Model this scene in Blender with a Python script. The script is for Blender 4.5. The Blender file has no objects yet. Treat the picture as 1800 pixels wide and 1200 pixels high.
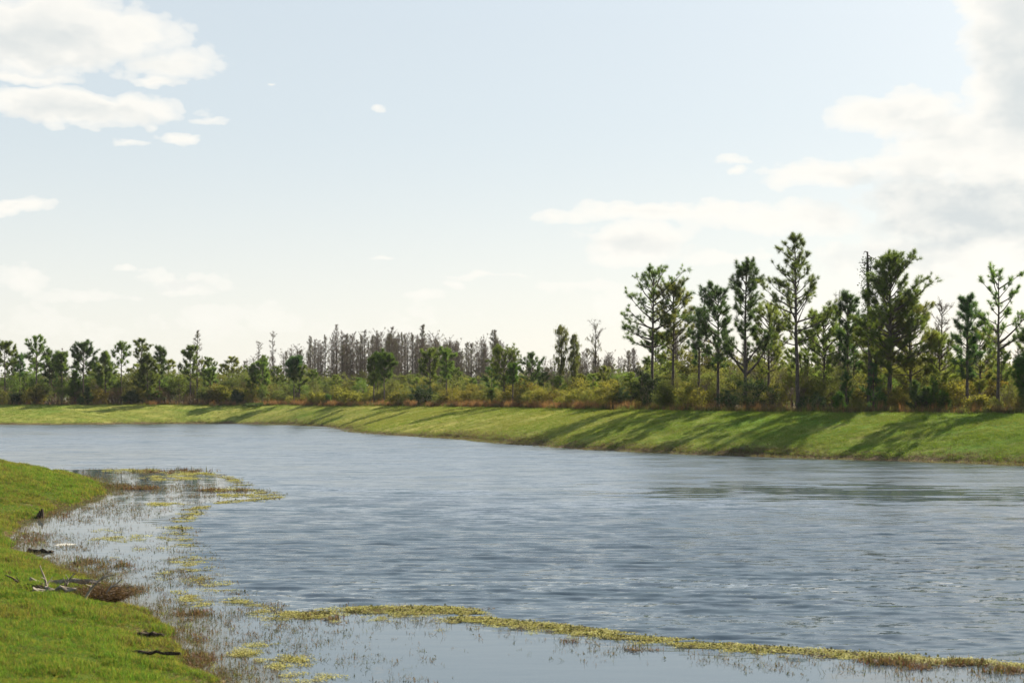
import bpy, math, random
import numpy as np
from mathutils import Vector

random.seed(7)
rng = np.random.default_rng(7)
R = math.radians
SC = bpy.context.scene
COL = SC.collection

# ------------------------------------------------------------------ camera, sky, sun, exposure
EYE = 4.0
F = 2500.0                                   # focal length in photo pixels (50 mm on 36 mm, 1800 px wide)
HOR = 700.0                                  # height of the horizon in the photo
cam_d = bpy.data.cameras.new('camera')
cam = bpy.data.objects.new('camera', cam_d)
COL.objects.link(cam)
cam.location = (0, 0, EYE)
cam.rotation_euler = (R(90), 0, 0)
cam_d.lens = 50; cam_d.sensor_width = 36
cam_d.shift_y = (HOR - 600) / 1800
cam_d.clip_end = 9000
cam_d.dof.use_dof = True
cam_d.dof.focus_distance = 95
cam_d.dof.aperture_fstop = 2.8
SC.camera = cam

SUN_AZ, SUN_EL = R(42), R(32)                # azimuth to the right of the view axis (+Y)
SUN_DIR = Vector((math.sin(SUN_AZ) * math.cos(SUN_EL), math.cos(SUN_AZ) * math.cos(SUN_EL), math.sin(SUN_EL)))
sun_d = bpy.data.lights.new('sun', 'SUN')
sun_d.energy = 5.0; sun_d.angle = R(0.6); sun_d.color = (1.0, 0.90, 0.74)
sun = bpy.data.objects.new('sun', sun_d); COL.objects.link(sun)
sun.rotation_euler = (-SUN_DIR).to_track_quat('-Z', 'Y').to_euler()

SC.view_settings.view_transform = 'Standard'
SC.view_settings.look = 'None'
SC.view_settings.gamma = 1
SC.view_settings.use_curve_mapping = False
SC.view_settings.exposure = 1.16
SC.cycles.max_bounces = 8
SC.cycles.transparent_max_bounces = 8
SC.cycles.use_denoising = True
SC.cycles.denoising_prefilter = 'ACCURATE'
SC.cycles.sample_clamp_indirect = 6
SC.cycles.sample_clamp_direct = 5
SC.cycles.volume_bounces = 0


class NT:
    """small helper to write node maths"""
    def __init__(s, nt): s.nt = nt
    def n(s, t, **k):
        x = s.nt.nodes.new(t)
        for a, b in k.items(): setattr(x, a, b)
        return x
    def put(s, sock, v):
        if hasattr(v, 'is_output'): s.nt.links.new(v, sock)
        elif v is not None: sock.default_value = v
    def m(s, op, a, b=None, c=None, clamp=False):
        x = s.n('ShaderNodeMath', operation=op, use_clamp=clamp)
        s.put(x.inputs[0], a); s.put(x.inputs[1], b)
        if c is not None: s.put(x.inputs[2], c)
        return x.outputs[0]
    def v(s, op, a, b=None, sc=None):
        x = s.n('ShaderNodeVectorMath', operation=op)
        s.put(x.inputs[0], a)
        if b is not None: s.put(x.inputs[1], b)
        if sc is not None: s.put(x.inputs['Scale'], sc)
        return x.outputs['Value'] if op in ('LENGTH', 'DOT_PRODUCT') else x.outputs['Vector']
    def mix(s, f, a, b, bl='MIX'):
        x = s.n('ShaderNodeMix', data_type='RGBA', blend_type=bl)
        s.put(x.inputs[0], f); s.put(x.inputs[6], a); s.put(x.inputs[7], b)
        return x.outputs[2]
    def noise(s, vec, scale, detail=4, rough=0.5, out=0, dist=0.0):
        x = s.n('ShaderNodeTexNoise')
        s.put(x.inputs['Vector'], vec); s.put(x.inputs['Scale'], scale)
        x.inputs['Detail'].default_value = detail; x.inputs['Roughness'].default_value = rough
        x.inputs['Distortion'].default_value = dist
        return x.outputs[out]
    def ramp(s, x, lo, hi, a=0.0, b=1.0, smooth=True):
        r = s.n('ShaderNodeMapRange'); r.interpolation_type = 'SMOOTHSTEP' if smooth else 'LINEAR'
        s.put(r.inputs[0], x)
        for i, q in zip((1, 2, 3, 4), (lo, hi, a, b)): r.inputs[i].default_value = q
        return r.outputs[0]


def C4(r, g, b): return (r, g, b, 1.0)

# clouds: centre and half size of each bank of cloud, in photo pixels, turned into azimuth / elevation
CLOUDS = [(70, 58, 255, 82, 2.4), (280, 108, 120, 28, 1.3), (40, 137, 140, 14, 1.1), (280, 143, 42, 12, 1.1), (130, 192, 235, 34, 2.2), (355, 213, 50, 10, .9), (265, 220, 30, 6, .7), (325, 243, 46, 9, 1.1), (220, 248, 40, 6, .7),
          (30, 362, 62, 11, 1.1), (1800, 30, 112, 130, 3.0), (1790, 190, 90, 150, 3.0), (1575, 200, 118, 46, 2.2), (1680, 250, 110, 60, 1.8), (1650, 290, 200, 30, 1.6), (1275, 282, 52, 9, .9), (1290, 300, 30, 12, .8),
          (1440, 305, 130, 24, 1.3), (1720, 370, 220, 100, 2.2), (1130, 372, 250, 20, 1.3), (1400, 390, 250, 34, 1.0), (1115, 425, 125, 48, 1.5), (1640, 450, 230, 70, 1.2), (1280, 450, 90, 20, .8),
          (1020, 545, 100, 40, .55), (315, 498, 90, 26, 1.2), (225, 472, 20, 8, .7), (40, 505, 50, 24, .7), (150, 520, 110, 10, .5), (740, 518, 50, 16, .8), (865, 482, 75, 8, .8), (810, 497, 24, 8, .7), (672, 452, 24, 4, .6),
          (665, 187, 16, 7, .8), (475, 148, 11, 3, .7), (730, 560, 90, 30, .55), (90, 565, 110, 32, .6), (1010, 505, 80, 10, .6), (1500, 560, 300, 50, .6), (430, 560, 120, 26, .45)]


def azel(px, py):
    u = (px - 900) / F; v = (HOR - py) / F
    return math.atan2(u, 1), math.atan2(v, math.hypot(1, u))


def cloud_group():
    g = bpy.data.node_groups.new('cloud_density', 'ShaderNodeTree')
    g.interface.new_socket('D', in_out='INPUT', socket_type='NodeSocketVector')
    g.interface.new_socket('Fac', in_out='OUTPUT', socket_type='NodeSocketFloat')
    t = NT(g)
    gi = t.n('NodeGroupInput'); go = t.n('NodeGroupOutput')
    d0 = t.v('NORMALIZE', gi.outputs[0])
    warp = t.noise(t.v('MULTIPLY', d0, (1, 1, 2.0)), 26, 3, 0.6, out=1)
    w = t.v('MULTIPLY', t.v('SUBTRACT', warp, (.5, .5, .5)), (.030, .030, .018))
    d = t.v('NORMALIZE', t.v('ADD', d0, w))
    s = t.n('ShaderNodeSeparateXYZ'); g.links.new(d, s.inputs[0])
    az = t.m('ARCTAN2', s.outputs[0], s.outputs[1])
    el = t.m('ARCSINE', s.outputs[2])
    c = t.n('ShaderNodeCombineXYZ'); g.links.new(az, c.inputs[0]); g.links.new(el, c.inputs[1])
    P = c.outputs[0]
    mask = None
    for px, py, rx, ry, wt in CLOUDS:
        a, e = azel(px, py)
        L = t.v('LENGTH', t.v('MULTIPLY', t.v('SUBTRACT', P, (a, e, 0)), (F / rx, F / ry, 0)))
        k = t.m('MULTIPLY_ADD', L, -wt * .8, wt * .8)
        mask = k if mask is None else t.m('SMOOTH_MAX', mask, k, 0.12)
    # the rest of the sky carries the same kind of scattered cloud
    inside = t.m('MULTIPLY', t.ramp(t.m('ABSOLUTE', az), .36, .46, 1, 0), t.ramp(el, .27, .34, 1, 0))
    gen = t.m('MULTIPLY_ADD', t.noise(t.v('MULTIPLY', d, (1, 1, 2.2)), 3.2, 3, .5), 3.0, -1.72)
    gen = t.m('SUBTRACT', gen, t.m('MULTIPLY', inside, 3.0))
    mask = t.m('MAXIMUM', mask, gen)
    n1 = t.noise(t.v('MULTIPLY', d0, (1, 1, 2.3)), 17, 6, 0.56)
    n2 = t.noise(t.v('MULTIPLY', d0, (1, 1, 1.6)), 85, 5, 0.65)
    wv = t.v('ADD', t.v('MULTIPLY', d0, (1, 1, 1.25)), t.v('SCALE', t.v('SUBTRACT', warp, (.5, .5, .5)), sc=.02))
    bil = None
    for sc_, am_ in ((30, .55), (95, .28)):
        vo = t.n('ShaderNodeTexVoronoi'); vo.feature = 'F1'; t.put(vo.inputs['Vector'], wv); vo.inputs['Scale'].default_value = sc_
        x_ = t.m('MULTIPLY', t.m('SUBTRACT', .30, t.m('MULTIPLY', vo.outputs['Distance'], vo.outputs['Distance'])), am_ * 1.25)
        bil = x_ if bil is None else t.m('ADD', bil, x_)
    q = t.m('MULTIPLY_ADD', t.m('SUBTRACT', n1, .5), 1.1, t.m('ADD', mask, bil))
    q = t.m('MULTIPLY_ADD', t.m('SUBTRACT', n2, .5), .45, q)
    q = t.m('MAXIMUM', q, -0.2)
    g.links.new(q, go.inputs[0])
    return g


world = bpy.data.worlds.new('World'); SC.world = world; world.use_nodes = True
wn = world.node_tree; wn.nodes.clear()
W = NT(wn)
sky = W.n('ShaderNodeTexSky'); sky.sky_type = 'NISHITA'; sky.sun_disc = False
sky.sun_elevation = SUN_EL; sky.sun_rotation = SUN_AZ
sky.air_density = 1.0; sky.dust_density = 1.6; sky.ozone_density = 1.2; sky.altitude = 0
tc = W.n('ShaderNodeTexCoord')
Dv = tc.outputs['Generated']
cg = cloud_group()
g1 = W.n('ShaderNodeGroup'); g1.node_tree = cg; wn.links.new(Dv, g1.inputs[0])
hz_ = W.n('ShaderNodeSeparateXYZ'); wn.links.new(Dv, hz_.inputs[0])
dens = W.m('MULTIPLY', W.ramp(hz_.outputs[2], .02, .11, .40, 1), W.m('ADD', W.m('MULTIPLY', W.ramp(g1.outputs[0], 0.02, 0.22), .42), W.m('MULTIPLY', W.ramp(g1.outputs[0], 0.02, 0.80), .58)))
# grey bellies of the big banks of cloud
belly = None
wd = W.v('ADD', Dv, W.v('MULTIPLY', W.v('SUBTRACT', W.noise(W.v('MULTIPLY', Dv, (1, 1, 1.8)), 22, 3, .6, out=1), (.5, .5, .5)), (.08, .08, .06)))
sd = W.n('ShaderNodeSeparateXYZ'); wn.links.new(W.v('NORMALIZE', wd), sd.inputs[0])
pc = W.n('ShaderNodeCombineXYZ'); wn.links.new(W.m('ARCTAN2', sd.outputs[0], sd.outputs[1]), pc.inputs[0]); wn.links.new(W.m('ARCSINE', sd.outputs[2]), pc.inputs[1])
for px, py, rx, ry, wt in [(1700, 375, 190, 60, 1.2), (1790, 130, 70, 110, .75), (1560, 350, 120, 40, .7), (60, 100, 230, 30, .55), (120, 205, 200, 18, .4), (1620, 225, 60, 18, .4), (1150, 425, 160, 22, .35), (1560, 450, 160, 30, .5), (300, 515, 80, 12, .4)]:
    a_, e_ = azel(px, py)
    L_ = W.v('LENGTH', W.v('MULTIPLY', W.v('SUBTRACT', pc.outputs[0], (a_, e_, 0)), (F / rx, F / ry, 0)))
    k_ = W.m('MULTIPLY', W.ramp(L_, .35, 1.35, 1, 0), wt, clamp=True)
    belly = k_ if belly is None else W.m('MAXIMUM', belly, k_)
lit = W.ramp(g1.outputs[0], .45, 2.2, 1, .52)
belly = W.m('MULTIPLY', belly, W.ramp(W.noise(W.v('MULTIPLY', Dv, (1, 1, 1.7)), 30, 4, .6), .3, .62, .35, 1.1))
lit = W.m('MULTIPLY', lit, W.m('SUBTRACT', 1, W.m('MULTIPLY', belly, .72)), clamp=True)
cloud_col = W.mix(lit, C4(5.4, 5.9, 6.1), C4(8.9, 8.65, 8.05))
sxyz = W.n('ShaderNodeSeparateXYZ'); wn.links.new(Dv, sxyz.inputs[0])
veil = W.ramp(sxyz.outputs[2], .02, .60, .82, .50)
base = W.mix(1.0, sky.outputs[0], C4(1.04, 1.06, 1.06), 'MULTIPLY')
veil = W.m('MULTIPLY', veil, W.ramp(W.v('DOT_PRODUCT', Dv, (.35, .93, 0)), -.35, .55, .15, 1))  # unseen sky behind the camera dimmed to deepen the bank's shadows
up = W.ramp(sxyz.outputs[2], .24, .60)  # sky above the view is set brighter and bluer to lift the water's reflections
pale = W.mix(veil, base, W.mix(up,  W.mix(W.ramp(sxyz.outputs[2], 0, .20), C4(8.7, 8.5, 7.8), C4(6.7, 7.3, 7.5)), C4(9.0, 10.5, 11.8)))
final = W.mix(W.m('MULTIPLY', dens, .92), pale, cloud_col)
bg = W.n('ShaderNodeBackground'); bg.inputs['Strength'].default_value = 0.052
wo = W.n('ShaderNodeOutputWorld')
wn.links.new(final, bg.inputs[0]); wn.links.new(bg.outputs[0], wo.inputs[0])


# ------------------------------------------------------------------ helpers
def tag(o, label=None, cat=None, group=None, kind=None):
    if label: o['label'] = label
    if cat: o['category'] = cat
    if group: o['group'] = group
    if kind: o['kind'] = kind
    return o


def mesh_from(name, v, f, mats, smooth=False, attrs=None, midx=None):
    """v (N,3); f: array (M,3) or (M,4), or a list of such arrays; attrs: name -> per vertex floats"""
    v = np.asarray(v, dtype=np.float32)
    fl = f if isinstance(f, list) else [f]
    fl = [np.asarray(a, dtype=np.int32) for a in fl if len(a)]
    me = bpy.data.meshes.new(name)
    me.vertices.add(len(v)); me.vertices.foreach_set('co', v.ravel())
    nl = sum(a.size for a in fl); npol = sum(len(a) for a in fl)
    me.loops.add(nl); me.polygons.add(npol)
    me.loops.foreach_set('vertex_index', np.concatenate([a.ravel() for a in fl]))
    tot = np.concatenate([np.full(len(a), a.shape[1], dtype=np.int32) for a in fl])
    st = np.concatenate([[0], np.cumsum(tot)[:-1]]).astype(np.int32)
    me.polygons.foreach_set('loop_start', st)
    me.polygons.foreach_set('loop_total', tot)
    me.polygons.foreach_set('use_smooth', np.full(npol, smooth))
    if midx is not None: me.polygons.foreach_set('material_index', midx.astype(np.int32))
    for m in (mats if isinstance(mats, (list, tuple)) else [mats]): me.materials.append(m)
    for k, a in (attrs or {}).items():
        at = me.attributes.new(k, 'FLOAT', 'POINT'); at.data.foreach_set('value', np.asarray(a, dtype=np.float32))
    me.update(calc_edges=True)
    return me


def link(name, data, parent=None, loc=None):
    o = bpy.data.objects.new(name, data); COL.objects.link(o)
    if parent: o.parent = parent
    if loc is not None: o.location = loc
    return o


class Tubes:
    """collects tapering tubes; two-sided thin strips for twigs"""
    def __init__(s): s.v = []; s.q = []; s.t = []; s.n = 0
    def tube(s, pts, rad, k=6, cap=False):
        pts = np.asarray(pts, float); rad = np.asarray(rad, float); m = len(pts)
        T = np.gradient(pts, axis=0); T /= np.linalg.norm(T, axis=1)[:, None] + 1e-9
        up = np.where(np.abs(T[:, 2:3]) > .9, np.array([[1., 0, 0]]), np.array([[0, 0, 1.]]))
        A = np.cross(T, up); A /= np.linalg.norm(A, axis=1)[:, None] + 1e-9
        B = np.cross(T, A)
        a = np.arange(k) / k * 2 * np.pi
        ring = A[:, None, :] * np.cos(a)[None, :, None] + B[:, None, :] * np.sin(a)[None, :, None]
        v = pts[:, None, :] + ring * rad[:, None, None]
        i = np.arange(m - 1)[:, None] * k; j = np.arange(k)[None, :]; j2 = (j + 1) % k
        q = np.stack([i + j, i + j2, i + k + j2, i + k + j], -1).reshape(-1, 4) + s.n
        s.v.append(v.reshape(-1, 3)); s.q.append(q); s.n += m * k
        if cap:
            s.v.append(pts[-1:]); b = s.n - k
            s.t.append(np.stack([b + np.arange(k), b + (np.arange(k) + 1) % k, np.full(k, s.n)], -1)); s.n += 1
    def spikes(s, p0, p1, w):
        """thin triangles from p0 (width w) to p1"""
        p0 = np.asarray(p0, float); p1 = np.asarray(p1, float); n = len(p0)
        if n == 0: return
        d = p1 - p0; r = rng.normal(size=(n, 3)); c = np.cross(d, r); c /= np.linalg.norm(c, axis=1)[:, None] + 1e-9
        w = np.broadcast_to(np.asarray(w, float), (n,))[:, None] / 2
        v = np.stack([p0 - c * w, p0 + c * w, p1], 1).reshape(-1, 3)
        s.v.append(v); s.t.append(np.arange(n * 3).reshape(-1, 3) + s.n); s.n += n * 3
    def mesh(s, name, mat, smooth=True, attrs=None):
        f = []
        if s.q: f.append(np.concatenate(s.q))
        if s.t: f.append(np.concatenate(s.t))
        return mesh_from(name, np.concatenate(s.v), f, mat, smooth, attrs)


def unit(v): return v / (np.linalg.norm(v, axis=-1, keepdims=True) + 1e-9)


def vnoise(x, y, seed=0):
    """value noise 0..1, arrays"""
    xi = np.floor(x).astype(np.int64); yi = np.floor(y).astype(np.int64)
    fx = x - xi; fy = y - yi; fx = fx * fx * (3 - 2 * fx); fy = fy * fy * (3 - 2 * fy)
    def h(a, b):
        n = (a * 374761393 + b * 668265263 + seed * 2147483) & 0xffffffff
        n = ((n ^ (n >> 13)) * 1274126177) & 0xffffffff
        return ((n ^ (n >> 16)) & 0xffff) / 65535.0
    return (h(xi, yi) * (1 - fx) + h(xi + 1, yi) * fx) * (1 - fy) + (h(xi, yi + 1) * (1 - fx) + h(xi + 1, yi + 1) * fx) * fy


def fbm(x, y, oct=4, seed=0):
    r = 0; a = .5; t = 0
    for i in range(oct):
        r = r + a * vnoise(x * 2 ** i, y * 2 ** i, seed + i); t += a; a *= .5
    return r / t


def smooth(x, a, b):
    t = np.clip((x - a) / (b - a), 0, 1); return t * t * (3 - 2 * t)


# ------------------------------------------------------------------ shorelines
def W2(px, py, z=0.0):
    """photo pixel seen on the level z -> (x, y)"""
    D = (EYE - z) * F / (py - HOR)
    return ((px - 900) / F * D, D)


def catmull(P, n=8):
    P = np.asarray(P, float); out = []
    Q = np.vstack([2 * P[0] - P[1], P, 2 * P[-1] - P[-2]])
    for i in range(1, len(Q) - 2):
        for t in np.arange(n) / n:
            a, b, c, d = Q[i - 1], Q[i], Q[i + 1], Q[i + 2]
            out.append(.5 * (2 * b + (c - a) * t + (2 * a - 5 * b + 4 * c - d) * t * t + (3 * b - a - 3 * c + d) * t ** 3))
    out.append(P[-1]); return np.array(out)


near_pts = [(95, 12), (60, 6), (40, 5), (20, 8), (8, 11), (1, 14), (-2.2, 16.8)] + \
    [W2(*p) for p in [(372, 1200), (300, 1120), (262, 1085), (205, 1058), (165, 1030), (130, 1008), (60, 985), (28, 962), (22, 938), (50, 915), (110, 893), (165, 876), (186, 861), (168, 850), (105, 835)]] + \
    [(-36, 86), (-60, 96), (-120, 104), (-200, 120)]
far_pts = [(-262, 190), (-200, 226)] + [W2(*p) for p in [(0, 746), (200, 745), (400, 744.6), (500, 746), (580, 750), (625, 757), (640, 761), (720, 766), (800, 770), (870, 776), (950, 783), (1050, 790), (1200, 797), (1400, 804), (1600, 810), (1800, 817), (2200, 830)]] + [(62, 60), (90, 40)]
near_line = catmull(near_pts, 10)
near_line += (np.stack([fbm(near_line[:, 1] * .9, near_line[:, 0] * .9, 3, 5), fbm(near_line[:, 0] * .8, near_line[:, 1] * .8, 3, 9)], 1) - .5) * .9
far_line = catmull(far_pts, 10)
far_line += (np.stack([fbm(far_line[:, 1] * .25, far_line[:, 0] * .25, 3, 15), fbm(far_line[:, 0] * .3, far_line[:, 1] * .3, 3, 19)], 1) - .5) * 1.6
POLY = np.vstack([near_line, far_line])
CREST_A = 1.12                                # eye above the top of the far bank
CREST_Z = EYE - CREST_A
crest_px = [(-900, 712), (0, 712), (300, 711.8), (500, 712), (650, 713), (800, 715), (900, 717), (1000, 719), (1100, 721), (1200, 723), (1400, 725), (1600, 726.5), (1800, 728), (2300, 732), (3000, 737)]
crest_line = catmull([W2(p, y, CREST_Z) for p, y in crest_px], 8)


def dist_line(x, y, L, closed=False):
    P = np.vstack([L, L[:1]]) if closed else L
    best = np.full(x.shape, 1e18)
    for a, b in zip(P[:-1], P[1:]):
        d = b - a; q = d @ d
        if q < 1e-12: continue
        t = np.clip(((x - a[0]) * d[0] + (y - a[1]) * d[1]) / q, 0, 1)
        best = np.minimum(best, (x - a[0] - t * d[0]) ** 2 + (y - a[1] - t * d[1]) ** 2)
    return np.sqrt(best)


def inside(x, y, P):
    r = np.zeros(x.shape, bool)
    for i in range(len(P)):
        x1, y1 = P[i]; x2, y2 = P[i - 1]
        if y1 == y2: continue
        c = ((y1 > y) != (y2 > y)) & (x < (x2 - x1) * (y - y1) / (y2 - y1) + x1)
        r ^= c
    return r


crest_poly = np.vstack([crest_line, [(3000, 90), (3000, -900), (-3000, -900), (-3000, 233)]])


def terrain(x, y):
    """height, distance to the water (negative in the pond), share of far bank"""
    x = np.asarray(x, float); y = np.asarray(y, float)
    dn = dist_line(x, y, near_line); df = dist_line(x, y, far_line)
    ins = inside(x, y, POLY)
    d = np.minimum(dn, df)
    dc = dist_line(x, y, crest_line); before = inside(x, y, crest_poly)
    t = df / (df + dc + 1e-6)
    edge = .16 * smooth(df, 0, .5) * (.4 + fbm(x * .3, y * .3, 3, 31))
    zf = edge + (CREST_Z - .16) * (np.sin(np.clip(t, 0, 1) * np.pi / 2) * .62 + .38 * t)
    zf = np.where(before, zf, CREST_Z - .35 * smooth(dc, 0, 7) )
    zn = 2.5 * (1 - np.exp(-dn / 10.5)) + .05 * smooth(dn, 0, .3)
    isfar = smooth(y + .25 * x, 96, 112) * (x < 30) + (x >= 30) * smooth(y, 45, 60)
    isfar = np.where(df < dn * .8, 1, np.where(dn < df * .8, 0, isfar))
    isfar = np.where(before, isfar, 1.0)
    z = zn * (1 - isfar) + zf * isfar
    bump = (fbm(x * .35, y * .35, 4, 3) - .5) * .16 + (fbm(x * 1.7, y * 1.7, 3, 4) - .5) * .11
    z = z + bump * smooth(d, .1, 2.5)
    z = np.where(ins, -.05 - .6 * smooth(d, 0, 4), z)
    z = np.where(y > 700, z + (y - 700) * .0, z)
    terrain.wood = np.where(before, 0, smooth(dc, .8, 3.0))
    return z, np.where(ins, -d, d), isfar


def ground_z(x, y):
    return float(terrain(np.array([x]), np.array([y]))[0][0])


def spaced(segs):
    out = [segs[0][0]]
    for a, b, s in segs:
        n = max(1, int(round((b - a) / s))); out += list(np.linspace(a, b, n + 1)[1:])
    return np.array(out)


xs = np.concatenate([-np.geomspace(1600, 110, 26)[:-1], spaced([(-110, -45, 1.6), (-45, 0, .35), (0, 45, .7), (45, 110, 1.8)]), np.geomspace(110, 1600, 26)[1:]])
ys = np.concatenate([[-500, -300, -100, -40, -10], spaced([(4, 12, 1), (12, 80, .5), (80, 160, 1.0), (160, 250, 1.1), (250, 330, 4)]), np.geomspace(335, 2600, 26)])
X, Y = np.meshgrid(xs, ys)
Z, SH, FAR = terrain(X.ravel(), Y.ravel()); WOOD = terrain.wood
nx, ny = len(xs), len(ys)
i = np.arange(ny - 1)[:, None] * nx; j = np.arange(nx - 1)[None, :]
quads = np.stack([i + j, i + j + 1, i + nx + j + 1, i + nx + j], -1).reshape(-1, 4)


# ------------------------------------------------------------------ materials
def new_mat(name):
    m = bpy.data.materials.new(name); m.use_nodes = True; m.node_tree.nodes.clear()
    t = NT(m.node_tree); t.out = t.n('ShaderNodeOutputMaterial')
    return m, t


def leaf_mat(name, c1, c2, trans=.45, hue=.06, rough=.75):
    """leaf or needle: diffuse and translucent, tint varies by clump and by plant"""
    m, t = new_mat(name)
    at = t.n('ShaderNodeAttribute', attribute_name='tint')
    oi = t.n('ShaderNodeObjectInfo')
    col = t.mix(at.outputs['Fac'], C4(*c1), C4(*c2))
    hs = t.n('ShaderNodeHueSaturation')
    t.put(hs.inputs['Color'], col)
    t.put(hs.inputs['Hue'], t.ramp(oi.outputs['Random'], 0, 1, .5 - hue * .5, .5 + hue * .25, False))
    t.put(hs.inputs['Value'], t.ramp(oi.outputs['Random'], 0, 1, .85, 1.2, False))
    t.put(hs.inputs['Saturation'], .95)
    d = t.n('ShaderNodeBsdfPrincipled'); d.inputs['Roughness'].default_value = rough
    d.inputs['Specular IOR Level'].default_value = .12
    t.put(d.inputs['Base Color'], hs.outputs[0])
    tr = t.n('ShaderNodeBsdfTranslucent')
    t.put(tr.inputs['Color'], t.mix(1.0, hs.outputs[0], C4(1.25, 1.25, .7), 'MULTIPLY'))
    mx = t.n('ShaderNodeMixShader'); mx.inputs[0].default_value = trans
    t.put(mx.inputs[1], d.outputs[0]); t.put(mx.inputs[2], tr.outputs[0])
    t.put(t.out.inputs[0], mx.outputs[0])
    return m


def bark_mat(name, c1, c2, scale=14):
    m, t = new_mat(name)
    tc = t.n('ShaderNodeTexCoord')
    n = t.noise(t.v('MULTIPLY', tc.outputs['Object'], (1, 1, .22)), scale, 6, .65)
    n2 = t.noise(tc.outputs['Object'], 1.1, 3)
    col = t.mix(t.ramp(n, .3, .7), C4(*c1), C4(*c2))
    col = t.mix(t.ramp(n2, .45, .7, 0, .5), col, C4(c2[0] * 1.2, c2[1] * 1.15, c2[2] * 1.1))
    p = t.n('ShaderNodeBsdfPrincipled'); p.inputs['Roughness'].default_value = .9
    p.inputs['Specular IOR Level'].default_value = .15
    t.put(p.inputs['Base Color'], col)
    b = t.n('ShaderNodeBump'); b.inputs['Strength'].default_value = .6; b.inputs['Distance'].default_value = .03
    t.put(b.inputs['Height'], n); t.put(p.inputs['Normal'], b.outputs[0])
    t.put(t.out.inputs[0], p.outputs[0])
    return m


M = {}
M['needle'] = leaf_mat('pine_needles', (0.064, 0.114, 0.032), (0.151, 0.215, 0.048), 0.55)
M['needle_dark'] = leaf_mat('dark_pine_needles', (0.038, 0.084, 0.036), (0.089, 0.162, 0.049), 0.45)
M['needle_light'] = leaf_mat('pale_pine_needles', (0.103, 0.152, 0.039), (0.207, 0.248, 0.058), 0.6)
M['sapling'] = leaf_mat('young_pine_needles', (.04, .095, .020), (.09, .17, .03), .45)
M['leaf_olive'] = leaf_mat('olive_leaves', (0.084, 0.108, 0.034), (0.180, 0.192, 0.054), 0.55)
M['leaf_yellow'] = leaf_mat('yellow_green_leaves', (.14, .15, .03), (.28, .25, .05), .5)
M['leaf_dark'] = leaf_mat('dark_evergreen_leaves', (0.020, 0.045, 0.022), (0.057, 0.098, 0.039), 0.3)
M['leaf_rust'] = leaf_mat('rusty_grass', (.19, .090, .045), (.33, .19, .10), .4, hue=.02)
M['leaf_brown'] = leaf_mat('dead_brown_stems', (.085, .055, .035), (.20, .135, .075), .3, hue=.02)
M['moss'] = leaf_mat('grey_moss', (0.110, 0.116, 0.094), (0.187, 0.182, 0.138), 0.45, hue=.02)
M['leaf_far'] = leaf_mat('distant_leaves', (0.063, 0.086, 0.057), (0.121, 0.132, 0.081), 0.45)
M['blade'] = leaf_mat('grass_blades', (.048, .125, .012), (.140, .225, .028), .5, hue=.05)
M['blade_far'] = leaf_mat('bank_grass_blades', (.115, .155, .026), (.27, .27, .065), .4, hue=.05)
M['blade_green'] = leaf_mat('green_bank_blades', (.090, .160, .016), (.180, .250, .036), .36, hue=.05)
M['algae'] = leaf_mat('yellow_green_algae', (.26, .25, .06), (.46, .43, .14), .25, hue=.03)
M['algae_red'] = leaf_mat('red_brown_weed', (.13, .050, .035), (.22, .10, .06), .2, hue=.03)
M['weed'] = leaf_mat('water_weed_stems', (.055, .060, .022), (.12, .12, .05), .3, hue=.03)
M['bark'] = bark_mat('pine_bark', (.050, .040, .034), (.145, .115, .095))
M['bark_grey'] = bark_mat('cypress_bark', (.060, .050, .042), (.150, .125, .105), 9)
M['twig'] = bark_mat('twig_bark', (.145, .112, .084), (.255, .200, .150), 9)
M['drift'] = bark_mat('weathered_driftwood', (.13, .105, .08), (.36, .31, .25), 18)
M['drift_dark'] = bark_mat('wet_dark_wood', (.028, .020, .014), (.10, .075, .05), 18)


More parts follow.
